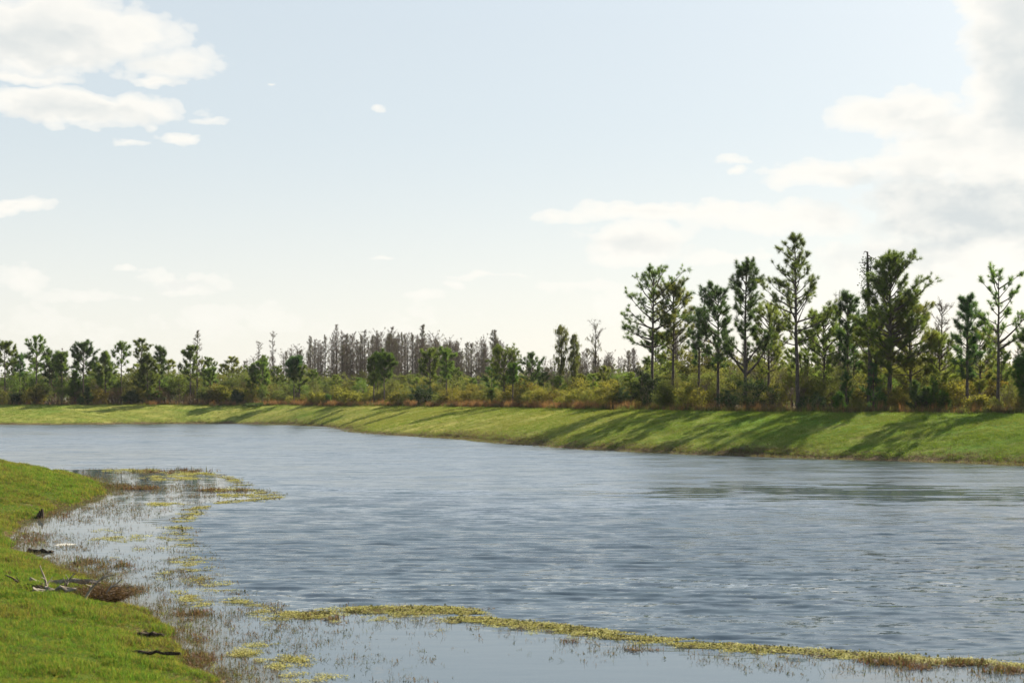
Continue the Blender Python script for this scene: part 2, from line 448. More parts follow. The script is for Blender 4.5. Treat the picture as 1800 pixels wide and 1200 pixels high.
def grass_mat():
    m, t = new_mat('grass_ground')
    tc = t.n('ShaderNodeTexCoord'); P = tc.outputs['Object']
    sh = t.n('ShaderNodeAttribute', attribute_name='shore').outputs['Fac']
    fa = t.n('ShaderNodeAttribute', attribute_name='farbank').outputs['Fac']
    n_big = t.noise(P, .09, 4, .55)
    n_st = t.noise(t.v('MULTIPLY', P, (.22, 1.3, 1)), .55, 5, .65)
    n_mid = t.noise(t.v('MULTIPLY', P, (.55, 1, 1)), .7, 5, .6)
    n_fine = t.noise(P, 9, 5, .7)
    n_tuft = t.noise(P, 2.6, 4, .6)
    sx = t.n('ShaderNodeSeparateXYZ'); t.put(sx.inputs[0], P)
    # near bank: rich green, some yellowed and some bare tufts
    near = t.mix(t.ramp(n_mid, .35, .65), C4(.045, .075, .012), C4(.075, .095, .018))
    near = t.mix(t.ramp(n_big, .48, .62, 0, .6), near, C4(.15, .13, .03))
    near = t.mix(t.ramp(n_fine, .5, .72, 0, .55), near, C4(.045, .06, .015))
    # far bank: straw on the shoulder at the left and middle, greener towards the right
    straw = t.m('MULTIPLY', t.ramp(sx.outputs[0], -40, -12, .45, .72), t.ramp(sx.outputs[0], -8, 24, 1, .18))
    straw = t.m('ADD', straw, t.m('MULTIPLY', t.m('SUBTRACT', n_mid, .5), 1.3))
    straw = t.m('ADD', straw, t.m('MULTIPLY', t.m('SUBTRACT', n_big, .5), 1.6), clamp=True)
    gr = t.mix(t.ramp(n_tuft, .3, .7), C4(.070, .150, .020), C4(.135, .215, .034))
    gr = t.mix(t.ramp(n_st, .45, .7, 0, .6), gr, C4(.13, .12, .05))
    far = t.mix(straw, gr, C4(.38, .34, .095))
    far = t.mix(t.ramp(n_fine, .45, .75, 0, .45), far, C4(.07, .085, .025))
    far = t.mix(t.ramp(t.noise(t.v('MULTIPLY', P, (.35, 1.2, 1)), .35, 5, .6), .58, .72, 0, .35), far, C4(.20, .145, .075))
    grass = t.mix(fa, near, far)
    # mud and dead stems along the water
    e = t.m('ADD', sh, t.m('MULTIPLY', t.m('SUBTRACT', n_mid, .5), 2.4))
    wide = t.m('MULTIPLY', t.ramp(sx.outputs[0], -12, 4, 0, .45), fa)
    edge = t.ramp(t.m('SUBTRACT', e, wide), .1, 1.1, 1, 0)
    mud = t.mix(t.ramp(n_fine, .3, .7), C4(.060, .042, .026), C4(.20, .145, .085))
    wo_ = t.n('ShaderNodeAttribute', attribute_name='wood').outputs['Fac']
    litter = t.mix(n_tuft, C4(.05, .05, .02), C4(.12, .085, .045))
    col = t.mix(edge, t.mix(wo_, grass, litter), mud)
    p = t.n('ShaderNodeBsdfPrincipled'); p.inputs['Roughness'].default_value = 1
    p.inputs['Specular IOR Level'].default_value = .02
    t.put(p.inputs['Base Color'], col)
    h = t.m('ADD', t.m('MULTIPLY', n_tuft, .7), t.m('MULTIPLY', n_fine, .35))
    b = t.n('ShaderNodeBump'); b.inputs['Strength'].default_value = .9; b.inputs['Distance'].default_value = .12
    t.put(b.inputs['Height'], h); t.put(p.inputs['Normal'], b.outputs[0])
    t.put(t.out.inputs[0], p.outputs[0])
    return m


M['ground'] = grass_mat()
gme = mesh_from('ground', np.stack([X.ravel(), Y.ravel(), Z], 1), quads, M['ground'], True, {'shore': SH, 'farbank': FAR, 'wood': WOOD})
tag(link('ground', gme), 'mown grass banks round the pond and the level land behind', 'ground', kind='structure')

# ------------------------------------------------------------------ water
# edge of the weedy calm shallows (left bay, then the yellow band across the foot of the picture)
weed_line = catmull([W2(*p) for p in [(60, 826), (200, 824), (320, 829), (400, 838), (440, 858), (490, 872), (380, 885), (335, 905), (320, 940), (350, 985), (370, 1015), (395, 1040), (430, 1058), (520, 1076), (650, 1067), (800, 1070), (850, 1088), (1000, 1104), (1100, 1118), (1250, 1133), (1400, 1143), (1600, 1156), (1800, 1168)]] + [(20, 17.2), (42, 12)], 8)
calm_poly = np.vstack([weed_line, [(60, 0), (-60, 0), (-60, 60), (-40, 88)]])


def calm_of(x, y):
    dl = dist_line(x, y, weed_line); ins = inside(x, y, calm_poly)
    sd = np.where(ins, dl, -dl) + (fbm(x * .8, y * .5, 3, 77) - .5) * 1.6
    c = smooth(sd, -.8, .9)
    cx, cy = 14.0, 60.0
    e = np.sqrt(((x - cx) / 10) ** 2 + ((y - cy + (x - cx) * .12) / 6.0) ** 2) + (fbm(x * .40, y * 2.0, 4, 41) - .5) * 3.0
    c = np.maximum(c, .88 * (1 - smooth(e, .50, .95)))
    df = dist_line(x, y, far_line)
    c = np.maximum(c, .35 * (1 - smooth(df + (fbm(x * .2, y * .2, 3, 8) - .5) * 5, 1, 7)))
    return c


us = np.concatenate([-np.geomspace(4, .47, 34)[:-1], np.linspace(-.46, .46, 640), np.geomspace(.47, 4, 34)[1:]])
pyr = np.concatenate([np.linspace(742, 1215, 760)])       # rows get closer together towards the viewer's shore
ywat = np.concatenate([EYE * F / (np.linspace(1215, 742, 760) - HOR)])
ywat = np.concatenate([np.linspace(3, ywat[0], 14)[:-1], ywat, [250, 262]])
U, YW = np.meshgrid(us, ywat)
XW = U * YW
xw, yw = XW.ravel(), YW.ravel()
calm = calm_of(xw, yw)
spac = np.gradient(ywat); spac = np.repeat(spac, len(us))
gust = .55 + .9 * fbm(xw * .035 + 3, yw * .05, 4, 60)
amp = (1 - calm * .985) * gust
zw = np.zeros_like(xw); sx_ = np.zeros_like(xw); sy_ = np.zeros_like(xw)
NWV = 70; miss = np.zeros_like(xw)
for k in range(NWV):
    lam = .22 * (.85 / .22) ** rng.random()
    th = rng.normal(0, .22) + .06
    kx, ky = math.sin(th) * 2 * np.pi / lam, math.cos(th) * 2 * np.pi / lam
    a = .0054 * lam ** 1.0 * rng.uniform(.6, 1.3)
    ok = smooth(lam / spac, 2.2, 4.0)
    ph = kx * xw + ky * yw + rng.uniform(0, 6.28)
    w = a * ok
    zw += w * (np.sin(ph) + .30 * np.sin(2 * ph + 1.2))
    miss += (a * (1 - ok) * 2 * np.pi / lam) ** 2 / 2
grp = .55 + .9 * fbm(xw * .3, yw * 1.1, 3, 90)
zw *= amp * grp
nx2, ny2 = len(us), len(ywat)
i = np.arange(ny2 - 1)[:, None] * nx2; j = np.arange(nx2 - 1)[None, :]
wq = np.stack([i + j, i + j + 1, i + nx2 + j + 1, i + nx2 + j], -1).reshape(-1, 4)
rgh = np.sqrt(np.sqrt(.62 * miss) * np.clip(amp * grp, 0, 2) * .95 + .0009)
detail = smooth(yw, 22, 75)                   # the finest ripples far out live in the material


def water_mat():
    m, t = new_mat('pond_water')
    tc = t.n('ShaderNodeTexCoord'); P = tc.outputs['Object']
    ca = t.n('ShaderNodeAttribute', attribute_name='calm').outputs['Fac']
    de = t.n('ShaderNodeAttribute', attribute_name='fine').outputs['Fac']
    gu = t.n('ShaderNodeAttribute', attribute_name='gust').outputs['Fac']
    sh = t.n('ShaderNodeAttribute', attribute_name='depth').outputs['Fac']
    sw = t.noise(t.v('MULTIPLY', P, (.10, .26, 1)), 1, 4, .65)
    patchy = t.ramp(sw, .34, .66, .55, 1.45)
    def slope(scale, kx, ky, detail=2, skew=0.):
        n = t.noise(t.v('MULTIPLY', P, scale), 1, detail, .55, out=1)
        s_ = t.n('ShaderNodeSeparateXYZ'); t.put(s_.inputs[0], t.v('SUBTRACT', n, (.5, .5, .5)))
        sy = s_.outputs[1]
        if skew: sy = t.m('SUBTRACT', sy, t.m('SUBTRACT', t.m('MULTIPLY', t.m('ABSOLUTE', sy), skew), .05))
        c_ = t.n('ShaderNodeCombineXYZ')
        t.put(c_.inputs[0], t.m('MULTIPLY', s_.outputs[0], kx)); t.put(c_.inputs[1], t.m('MULTIPLY', sy, ky))
        return c_.outputs[0]
    S = slope((.16, .60, 1), .05, .15, 5)
    S = t.v('ADD', S, t.v('SCALE', slope((.36, 1.9, 1), .18, .95, 4, .9), sc=t.m('MULTIPLY_ADD', de, .2, .8)))
    S = t.v('ADD', S, slope((1.3, 5.2, 1), .22, .95, 3, .9))
    S = t.v('ADD', S, slope((5.0, 17, 1), .20, .50, 2))
    S = t.v('SCALE', S, sc=t.m('MULTIPLY', t.m('MULTIPLY', t.m('MULTIPLY', t.ramp(ca, 0, 1, 1, .03, False), t.m('MULTIPLY_ADD', de, -.25, 1.0)), gu), patchy))
    N_ = t.v('NORMALIZE', t.v('ADD', t.n('ShaderNodeNewGeometry').outputs['Normal'], S))
    body = t.mix(t.ramp(sh, 0, 1.6, 1, 0), C4(.078, .108, .136), C4(.095, .092, .062))
    ro = t.m('MULTIPLY', t.n('ShaderNodeAttribute', attribute_name='rough').outputs['Fac'], t.ramp(sw, .34, .66, .82, 1.12, False))
    df_ = t.n('ShaderNodeBsdfDiffuse'); t.put(df_.inputs['Color'], body)
    gl = t.n('ShaderNodeBsdfAnisotropic', distribution='BECKMANN')
    t.put(gl.inputs['Roughness'], ro); t.put(gl.inputs['Normal'], N_)
    fr = t.n('ShaderNodeFresnel'); fr.inputs['IOR'].default_value = 1.38; t.put(fr.inputs['Normal'], N_)
    mx = t.n('ShaderNodeMixShader'); t.put(mx.inputs[0], fr.outputs[0]); t.put(mx.inputs[1], df_.outputs[0]); t.put(mx.inputs[2], gl.outputs[0])
    t.put(t.out.inputs[0], mx.outputs[0])
    return m


M['water'] = water_mat()
dep = np.minimum(dist_line(xw, yw, near_line), dist_line(xw, yw, far_line))
wme = mesh_from('water', np.stack([xw, yw, zw], 1), wq, M['water'], True, {'calm': calm, 'fine': detail, 'gust': gust, 'depth': dep, 'rough': rgh})
tag(link('water', wme), 'rippled blue-grey pond water reflecting the sky', 'pond', kind='structure')


# ------------------------------------------------------------------ plants
class Leaves:
    def __init__(s): s.v = []; s.f = []; s.c = []; s.n = 0
    def needles(s, P, Dr, size, per, width=.022, spread=1.0, tint=None):
        """burst of needles at each P, pointing round Dr"""
        P = np.asarray(P); n = len(P)
        if n == 0: return
        Dr = unit(np.asarray(Dr)); size = np.broadcast_to(size, (n,))
        d = rng.normal(size=(n, per, 3)); d = unit(d)
        d = unit(d * spread + Dr[:, None, :] * .75 + np.array([0, 0, .12]))
        L = size[:, None, None] * rng.uniform(.65, 1.1, (n, per, 1))
        o = P[:, None, :] + (rng.random((n, per, 1)) - .6) * Dr[:, None, :] * size[:, None, None] * .7
        c = unit(np.cross(d, rng.normal(size=(n, per, 3)))) * width / 2
        v = np.stack([o - c, o + c, o + d * L], 2).reshape(-1, 3)
        tt = rng.random(n) if tint is None else np.broadcast_to(tint, (n,))
        s.c.append(np.repeat(np.clip(tt, 0, 1), per * 3)); s.v.append(v)
        s.f.append(np.arange(len(v)).reshape(-1, 3) + s.n); s.n += len(v)
    def leaves(s, P, size, tint, flat=0.0):
        """one pointed leaf (two triangles) at each P"""
        P = np.asarray(P); n = len(P)
        if n == 0: return
        a = unit(rng.normal(size=(n, 3)) + np.array([0, 0, -.2]))
        nrm = rng.normal(size=(n, 3)) + np.array([0, 0, flat]); b = unit(np.cross(a, nrm))
        sz = (np.broadcast_to(size, (n,)) * rng.uniform(.6, 1.3, n))[:, None]
        v = np.stack([P, P + a * sz * .5 + b * sz * .3, P + a * sz, P + a * sz * .5 - b * sz * .3], 1).reshape(-1, 3)
        k = np.arange(n)[:, None] * 4
        s.f.append(np.concatenate([k + np.array([[0, 1, 2]]), k + np.array([[0, 2, 3]])]) + s.n)
        s.v.append(v); s.c.append(np.repeat(np.clip(np.broadcast_to(tint, (n,)), 0, 1), 4)); s.n += n * 4
    def mesh(s, name, mat):
        return mesh_from(name, np.concatenate(s.v), np.concatenate(s.f), mat, False, {'tint': np.concatenate(s.c)})


def bent(p0, d, L, n, rise=0., wob=.06):
    """curved path of n points from p0 along d, bending upwards by rise"""
    d = np.array(d, float); d /= np.linalg.norm(d); out = [np.array(p0, float)]
    for k in range(n - 1):
        d = d + np.array([0, 0, rise]) + rng.normal(0, wob, 3); d /= np.linalg.norm(d)
        out.append(out[-1] + d * L / (n - 1))
    return np.array(out)


def make_pine(H, c0, Rad, nb, mat='needle', csz=.37, per=54, top='round', lean=0., limbs=(), sub=4, skew=0., bark='bark', wid=.020, thick=1.):
    """returns (trunk mesh, crown mesh). limbs: extra bold limbs (height share, azimuth, length, pitch)"""
    T = Tubes(); Lf = Leaves()
    n = 12
    tz = np.linspace(0, 1, n)
    wob = np.cumsum(rng.normal(0, .010 * H, (n, 2)), 0) * .20; wob -= wob[0]
    path = np.stack([wob[:, 0] + lean * H * tz, wob[:, 1], tz * H], 1)
    r0 = (.0085 * H + .045) * thick
    T.tube(path, r0 * (1 - tz) ** .75 + .018 + r0 * .5 * np.exp(-tz * 30), 8, True)
    at = lambda t: np.array([np.interp(t, tz, path[:, q]) for q in range(3)])
    P, Dn, S = [], [], []
    def clusters(p, d, s=1.): P.append(p); Dn.append(d); S.append(csz * s * rng.uniform(.75, 1.2))
    def branch(t, az, L, pitch, rad, nsub=sub):
        d = (math.cos(az) * math.cos(pitch), math.sin(az) * math.cos(pitch), math.sin(pitch))
        b = bent(at(t), d, L, 6, .07, .07)
        T.tube(b, np.linspace(rad, .012, 6), 4)
        clusters(b[-1], b[-1] - b[-2], 1.1)
        ns = max(2, int(nsub * (.5 + L / (Rad + .1)) + rng.random()))
        for q in range(ns):
            s_ = rng.uniform(.35, 1.) if L > 1 else rng.uniform(.1, 1.)
            i0 = s_ * 5; k = min(int(i0), 4); p = b[k] + (b[k + 1] - b[k]) * (i0 - k)
            dd = unit(b[k + 1] - b[k]) + rng.normal(0, .55, 3) + np.array([0, 0, .35])
            l2 = rng.uniform(.25, .6) * (.35 + .35 * L) * 1.0
            c = bent(p, dd, l2, 3, .15)
            T.tube(c, np.linspace(.018, .008, 3), 3)
            clusters(c[-1], c[-1] - c[-2])
            if rng.random() < .6: clusters(c[1] + rng.normal(0, .08, 3), c[-1] - c[-2] + rng.normal(0, .3, 3), .8)
            if L > 1.6 and rng.random() < .6:
                e = bent(c[1], dd + rng.normal(0, .7, 3), l2 * .6, 3, .2)
                T.tube(e, np.linspace(.012, .007, 3), 3); clusters(e[-1], e[-1] - e[-2])
    ga = rng.uniform(0, 6.28)
    for k in range(nb):
        s_ = (k + rng.random()) / nb
        t = c0 + (1 - c0) * (s_ ** .9) * .97
        if top == 'round': prof = math.sqrt(max(.06, 1 - s_ ** 2.6)) * (.62 + .38 * min(1, s_ / .25))
        elif top == 'cone': prof = (1 - s_) ** .75 * (.6 + .4 * min(1, s_ / .2)) + .10
        elif top == 'flat': prof = (.45 + .55 * s_) * math.sqrt(max(.05, 1 - s_ ** 5))
        else: prof = .8 * math.sqrt(max(.05, 1 - (2 * s_ - 1) ** 2)) + .12
        ga += 2.4 + rng.normal(0, .4)
        L = Rad * 1.42 * prof * rng.uniform(.6, 1.12) * (1 + skew * math.cos(ga))
        pitch = R(rng.uniform(2, 30)) + s_ * R(26)
        branch(t, ga, max(.25, L), pitch, .022 + .018 * L)
    for (t, az, L, pitch) in limbs:
        branch(t, az, L, pitch, .03 + .022 * L, sub + 3)
    for q in range(5): clusters(at(.985) + rng.normal(0, .12, 3), np.array([0, 0, 1.]) + rng.normal(0, .4, 3))
    # dead stubs below the crown
    for q in range(6):
        t = rng.uniform(.25, 1) * c0; a = rng.uniform(0, 6.28)
        b = bent(at(t), (math.cos(a), math.sin(a), .1), rng.uniform(.3, 1.1), 3, .05); T.tube(b, [.02, .014, .006], 3)
    P = np.array(P); tint = np.clip(rng.normal(.45, .25, len(P)), 0, 1)
    Lf.needles(P, np.array(Dn), np.array(S), per, wid, 1.0, tint)
    return T.mesh('pine_trunk', M[bark]), Lf.mesh('pine_crown', M[mat])


def make_bush(H, Wd, mat, nclump=60, per=70, leaf=.12, base=.08, stems=9, r=.34, trunk=None, top=1.0, bark='twig'):
    """rounded bush or small broadleaf tree made of leafy clumps on real stems"""
    T = Tubes(); Lf = Leaves()
    zc = base * H + (1 - base) * H * .5; rz = (1 - base) * H * .5; rx = Wd / 2
    d = unit(rng.normal(size=(nclump, 3))); rr = rng.uniform(.45, 1.0, nclump) ** .6
    lob = .80 + .32 * np.sin(d[:, 0] * 3.1 + rng.uniform(0, 6)) * np.sin(d[:, 1] * 2.7 + rng.uniform(0, 6)) + rng.normal(0, .10, nclump)
    C = d * (rr * lob)[:, None] * np.array([rx, rx, rz]) + np.array([0, 0, zc])
    C[:, 2] = np.maximum(C[:, 2], .12)
    if trunk:
        tp = bent((0, 0, -.05), (rng.normal(0, .12), rng.normal(0, .12), 1), base * H + rz * .8, 6, 0, .08)
        T.tube(tp, np.linspace(trunk, trunk * .35, 6), 7)
    for c in C[::max(1, nclump // 30)]:
        if trunk: p0 = tp[rng.integers(2, 6)]
        else: a = rng.uniform(0, 6.28); p0 = np.array([math.cos(a) * .12 * Wd * rng.random(), math.sin(a) * .12 * Wd * rng.random(), -.03])
        mid = (p0 + c) / 2 + np.array([0, 0, .08 * H]) + rng.normal(0, .06 * Wd, 3)
        if not trunk: mid[:2] *= .75
        T.tube([p0, mid, c], [(trunk or .05) * .45, (trunk or .05) * .28, .008], 4)
    cr = r * rng.uniform(.6, 1.3, nclump)
    P = C[:, None, :] + unit(rng.normal(size=(nclump, per, 3))) * (rng.random((nclump, per, 1)) ** .5) * cr[:, None, None] * np.array([1, 1, .75])
    ct = np.clip(rng.normal(.45, .22, nclump), 0, 1)[:, None] + rng.normal(0, .12, (nclump, per))
    P = P.reshape(-1, 3); P[:, 2] = np.maximum(P[:, 2], .02)
    Lf.leaves(P, leaf, ct.ravel(), .3)
    # bare twig ends that stick out of the crown
    k = rng.integers(0, nclump, nclump); o = C[k]
    T.spikes(o, o + unit(o - np.array([0, 0, zc]) + rng.normal(0, .3, (nclump, 3))) * r * 1.7, .018)
    return T.mesh('bush_stems', M[bark]), Lf.mesh('bush_foliage', M[mat])


def make_bare(H, c0=.35, Rad=1.9, nb=46, nsub=7, twig=10, top='cone', moss=0, bark='bark_grey', green=0, wid=.03):
    """leafless cypress: straight trunk, rising branches, a haze of fine twigs"""
    T = Tubes(); Lf = Leaves(); Tw = Tubes()
    n = 9; tz = np.linspace(0, 1, n)
    w = np.cumsum(rng.normal(0, .006 * H, (n, 2)), 0) * .4; w -= w[0]
    path = np.stack([w[:, 0], w[:, 1], tz * H], 1); r0 = .0085 * H + .05
    T.tube(path, r0 * (1 - tz) ** .8 + .02 + r0 * .6 * np.exp(-tz * 22), 7, True)
    at = lambda t: np.array([np.interp(t, tz, path[:, q]) for q in range(3)])
    ga = rng.uniform(0, 6.28); p0s, p1s, ends = [], [], []
    for k in range(nb):
        s_ = (k + rng.random()) / nb; t = c0 + (1 - c0) * s_ * .98
        prof = {'cone': (1 - s_) ** .65 * (.5 + .5 * min(1, s_ / .25)) + .10, 'flat': (.4 + .6 * s_) * math.sqrt(max(.04, 1 - s_ ** 4)), 'vase': .3 + .7 * s_ * math.sqrt(max(.1, 1 - s_ ** 6))}[top]
        ga += 2.4 + rng.normal(0, .5); L = max(.3, Rad * prof * rng.uniform(.55, 1.15))
        pitch = R(rng.uniform(10, 42)) + s_ * R(18)
        b = bent(at(t), (math.cos(ga) * math.cos(pitch), math.sin(ga) * math.cos(pitch), math.sin(pitch)), L, 5, .06, .11)
        T.tube(b, np.linspace(.018 + .013 * L, .008, 5), 3)
        for q in range(nsub):
            i0 = rng.uniform(.15, 1) * 4; m = min(int(i0), 3); p = b[m] + (b[m + 1] - b[m]) * (i0 - m)
            dd = unit(unit(b[m + 1] - b[m]) + rng.normal(0, .6, 3) + np.array([0, 0, .15])); l2 = rng.uniform(.25, .55) * (.3 + .4 * L)
            e = p + dd * l2
            T.spikes(p[None], e[None], wid)
            a_ = p + (e - p) * rng.random((twig, 1)); p0s.append(a_)
            p1s.append(a_ + unit(dd + rng.normal(0, .75, (twig, 3))) * rng.uniform(.10, .42, (twig, 1))); ends.append(e)
    Tw.spikes(np.concatenate(p0s), np.concatenate(p1s), wid * .75)
    ends = np.array(ends)
    if moss:
        k = rng.random(len(ends)) < moss; e = ends[k]; m = 5
        p = np.repeat(e, m, 0) + rng.normal(0, .09, (len(e) * m, 3))
        Lf.needles(p, np.tile([[0., 0, -1.]], (len(p), 1)), .42, 5, .035, .25)
    if green:
        k = rng.random(len(ends)) < green; e = np.repeat(ends[k], 16, 0)
        Lf.leaves(e + rng.normal(0, .17, e.shape), .10, rng.random(len(e)))
    lf = Lf.mesh('moss', M['leaf_olive'] if green else M['moss']) if Lf.v else None
    return T.mesh('bare_trunk', M[bark]), Tw.mesh('bare_twigs', M['twig'], False), lf


def crest_y(px):
    """distance at which the sight line through px meets the top of the far bank"""
    y = np.interp(px, [p for p, _ in crest_px], [q for _, q in crest_px]); return CREST_A * F / (y - HOR)


def stand(px, off):
    D = crest_y(px) + off; x = (px - 900) / F * D
    return x, D


def tree(name, parts, x, y, rz, scale, label, cat, group=None, names=('trunk', 'crown')):
    e = bpy.data.objects.new(name, None); COL.objects.link(e); e.empty_display_size = .5
    e.location = (x, y, ground_z(x, y) - .08); e.rotation_euler.z = rz
    e.scale = scale if isinstance(scale, tuple) else (scale,) * 3
    tag(e, label, cat, group)
    for nm, me in zip(names, parts):
        if me is not None:
            c = link(nm, me, e)
            if nm in ('moss', 'vine', 'leaves'): c['kind'] = 'stuff'
    return e


def height_for(py_top, D, zb=CREST_Z - .35): return (HOR - py_top) / F * D + EYE - zb


# ---- tall pines on the right and single pines along the far bank: every one built for itself
# px, top y, crown foot y, crown radius px, offset behind the crest, branches, options, label
PINES = [
    (1147, 479, 618, 52, 9, 30, dict(mat='needle', top='round', sub=4, skew=.15, limbs=((.52, 3.3, 3.0, .25), (.60, 3.0, 2.8, .35), (.47, 2.9, 2.6, .15))), 'open crowned pine at the left end of the tall group, long limbs reaching left'),
    (1184, 507, 640, 40, 13, 40, dict(mat='needle_light', top='oval', sub=5), 'paler bushy pine close against the right side of the open crowned pine'),
    (1262, 510, 650, 34, 10, 42, dict(mat='needle_dark', top='oval', sub=5, skew=-.3), 'dark dense pine just left of the pine with forked spreading limbs'),
    (1312, 470, 600, 36, 7, 38, dict(mat='needle_dark', top='flat', sub=5, limbs=((.27, .25, 4.2, .75), (.28, 2.9, 3.8, .8), (.26, .9, 3.2, 1.0), (.33, 3.3, 2.8, .6), (.35, 0.1, 3.0, .8), (.40, 2.7, 2.4, .7))), 'dark topped pine whose trunk forks low into wide spreading limbs'),
    (1350, 545, 660, 40, 15, 34, dict(mat='needle_light', top='oval', sub=5), 'pale pine filling the gap between the forked pine and the tallest pine'),
    (1404, 413, 610, 56, 6, 44, dict(mat='needle', top='cone', sub=4, csz=.35), 'tallest pine of all, slim with a narrow pointed open crown'),
    (1448, 560, 670, 42, 14, 34, dict(mat='needle_light', top='oval', sub=5), 'pale low pine right behind the tallest pine'),
    (1490, 520, 650, 24, 13, 34, dict(mat='needle_dark', top='oval', sub=5), 'dark narrow pine left of the broad dense pine'),
    (1566, 453, 660, 52, 8, 72, dict(mat='needle', top='round', sub=6, thick=1.25, skew=.1), 'broad very dense pine with a thick trunk and domed crown'),
    (1540, 560, 680, 36, 12, 40, dict(mat='needle', top='oval', sub=5), 'low pine filling the shade behind the thick trunked broad pine'),
    (1602, 528, 680, 42, 10, 44, dict(mat='needle_light', top='round', sub=5, lean=-.02), 'pale green pine leaning on the right flank of the broad dense pine'),
    (1652, 600, 690, 34, 11, 28, dict(mat='needle_light', top='oval', sub=4), 'low pale pine between the broad pine and the narrow topped pine'),
    (1701, 525, 672, 26, 5, 32, dict(mat='needle_dark', top='oval', sub=5), 'pine with a small dark dense tuft top beside the thin right edge pine'),
    (1754, 483, 640, 46, 5, 22, dict(mat='needle', top='flat', sub=3, csz=.33, limbs=((.52, .15, 3.0, .55), (.48, .3, 3.3, .4), (.6, 3.0, 2.2, .7))), 'thin open pine with curved bare limbs near the right edge of the photo'),
    (1722, 590, 690, 30, 10, 26, dict(mat='needle_light', top='oval', sub=4), 'pale young pine standing between the two slim right hand pines'),
    (1800, 640, 700, 22, 4, 22, dict(mat='sapling', top='oval', sub=5), 'short bright pine cut by the right edge of the photo'),
    (1830, 560, 690, 36, 8, 34, dict(mat='needle', top='round', sub=5), None),
    (1228, 545, 640, 22, 11, 22, dict(mat='needle_dark', top='oval', sub=4), 'small dark pine poking out left of the dark dense pine'),
    # centre
    (886, 626, 690, 34, 6, 34, dict(mat='needle', top='flat', sub=5, csz=.36), 'round headed pine at the middle of the far bank in front of the grey wood'),
    (901, 652, 680, 14, 5, 16, dict(mat='sapling', top='flat', sub=4, csz=.36), 'small slim pine right beside the round headed middle pine'),
    (936, 634, 690, 24, 18, 24, dict(mat='needle_dark', top='oval', sub=4, csz=.36), 'dark pine half hidden right of the round headed middle pine'),
    (785, 624, 672, 18, 5, 18, dict(mat='needle', top='flat', sub=4, csz=.38), 'slim pine with a clear straight trunk beside the black rounded bush'),
    (756, 622, 680, 20, 12, 22, dict(mat='needle', top='oval', sub=4, csz=.38), 'pine rising behind the black rounded bush'),
    (675, 632, 672, 20, 4, 26, dict(mat='sapling', top='flat', sub=5, csz=.42), 'bright green flat topped pine, right one of a close pair'),
    (657, 636, 680, 16, 6, 20, dict(mat='sapling', top='flat', sub=5, csz=.42), 'bright green flat topped pine, left one of a close pair'),
    (527, 650, 690, 12, 5, 16, dict(mat='needle', top='oval', sub=4, csz=.4), 'slim green pine touching the dark tufted pine on its right'),
    (517, 637, 668, 16, 4, 22, dict(mat='needle_dark', top='flat', sub=5, csz=.45), 'dark tufted pine on a thin trunk left of the orange grass'),
    (461, 638, 690, 14, 6, 20, dict(mat='needle', top='oval', sub=4, csz=.4), 'rounded green pine behind the low green mound'),
    (445, 642, 700, 12, 6, 20, dict(mat='needle', top='cone', sub=4, csz=.4), 'narrow green pine left of the rounded green pine behind the mound'),
    # left
    (8, 603, 650, 16, 6, 20, dict(mat='needle', top='round', sub=4, csz=.4), 'tall pine cut by the left edge of the photo'),
    (35, 628, 660, 12, 12, 14, dict(mat='needle_dark', top='flat', sub=4, csz=.42), 'low dark pine second from the left edge'),
    (64, 595, 655, 16, 6, 22, dict(mat='needle', top='oval', sub=3, csz=.38), 'tall slender pine with tiered tufts near the left edge'),
    (86, 620, 668, 14, 12, 18, dict(mat='needle_dark', top='round', sub=4, csz=.45), 'dark pine behind the right side of the tall tiered pine'),
    (108, 624, 662, 13, 4, 20, dict(mat='needle', top='flat', sub=5, csz=.42), 'flat topped pine on a bare straight trunk in the left row'),
    (132, 655, 705, 9, 3, 22, dict(mat='sapling', top='cone', sub=4, csz=.4), 'short bushy young pine in front of the left row'),
    (146, 605, 660, 18, 8, 30, dict(mat='needle_dark', top='round', sub=4, csz=.42), 'dark broad headed pine in the left row'),
    (185, 621, 690, 18, 4, 34, dict(mat='needle', top='cone', sub=4, csz=.42), 'pyramid shaped pine with foliage low down its trunk'),
    (213, 608, 648, 16, 8, 16, dict(mat='needle', top='round', sub=3, csz=.38), 'thin see-through pine right of the pyramid shaped pine'),
    (247, 597, 640, 17, 12, 16, dict(mat='needle', top='cone', sub=3, csz=.38), 'sparse tall pine rising behind the dense one in the left row'),
    (260, 625, 695, 19, 4, 34, dict(mat='needle', top='cone', sub=5, csz=.44), 'full dense pine in front of the sparse tall one'),
    (281, 612, 672, 11, 8, 22, dict(mat='needle_dark', top='oval', sub=4, csz=.44), 'slim dark pine at the right end of the left row'),
    (334, 613, 672, 15, 5, 24, dict(mat='needle', top='round', sub=4, csz=.42), 'pine standing against the leafless tree left of centre'),
    (370, 650, 700, 12, 10, 18, dict(mat='needle', top='oval', sub=4, csz=.42), 'small pine right of the leafless tree left of centre'),
    (172, 640, 700, 14, 16, 18, dict(mat='needle_light', top='oval', sub=4, csz=.42), 'pale pine tucked behind the pyramid shaped pine'),
]
k = 0
for (px, yt, yc, rp, off, nb, opt, label) in PINES:
    x, D = stand(px, off)
    H = height_for(yt, D); c0 = np.clip(height_for(yc, D) / H, .05, .9)
    o = dict(opt)
    if D > 180: o.setdefault('wid', .05); o.setdefault('per', 34); o['csz'] = o.get('csz', .4) * 1.3; rp *= 1.1
    parts = make_pine(H, c0, rp / F * D, int(nb * 1.2), **o)
    tree('pine_tree', parts, x, D, 0, 1, label or 'dense pine just past the right edge of the photo', 'pine tree')

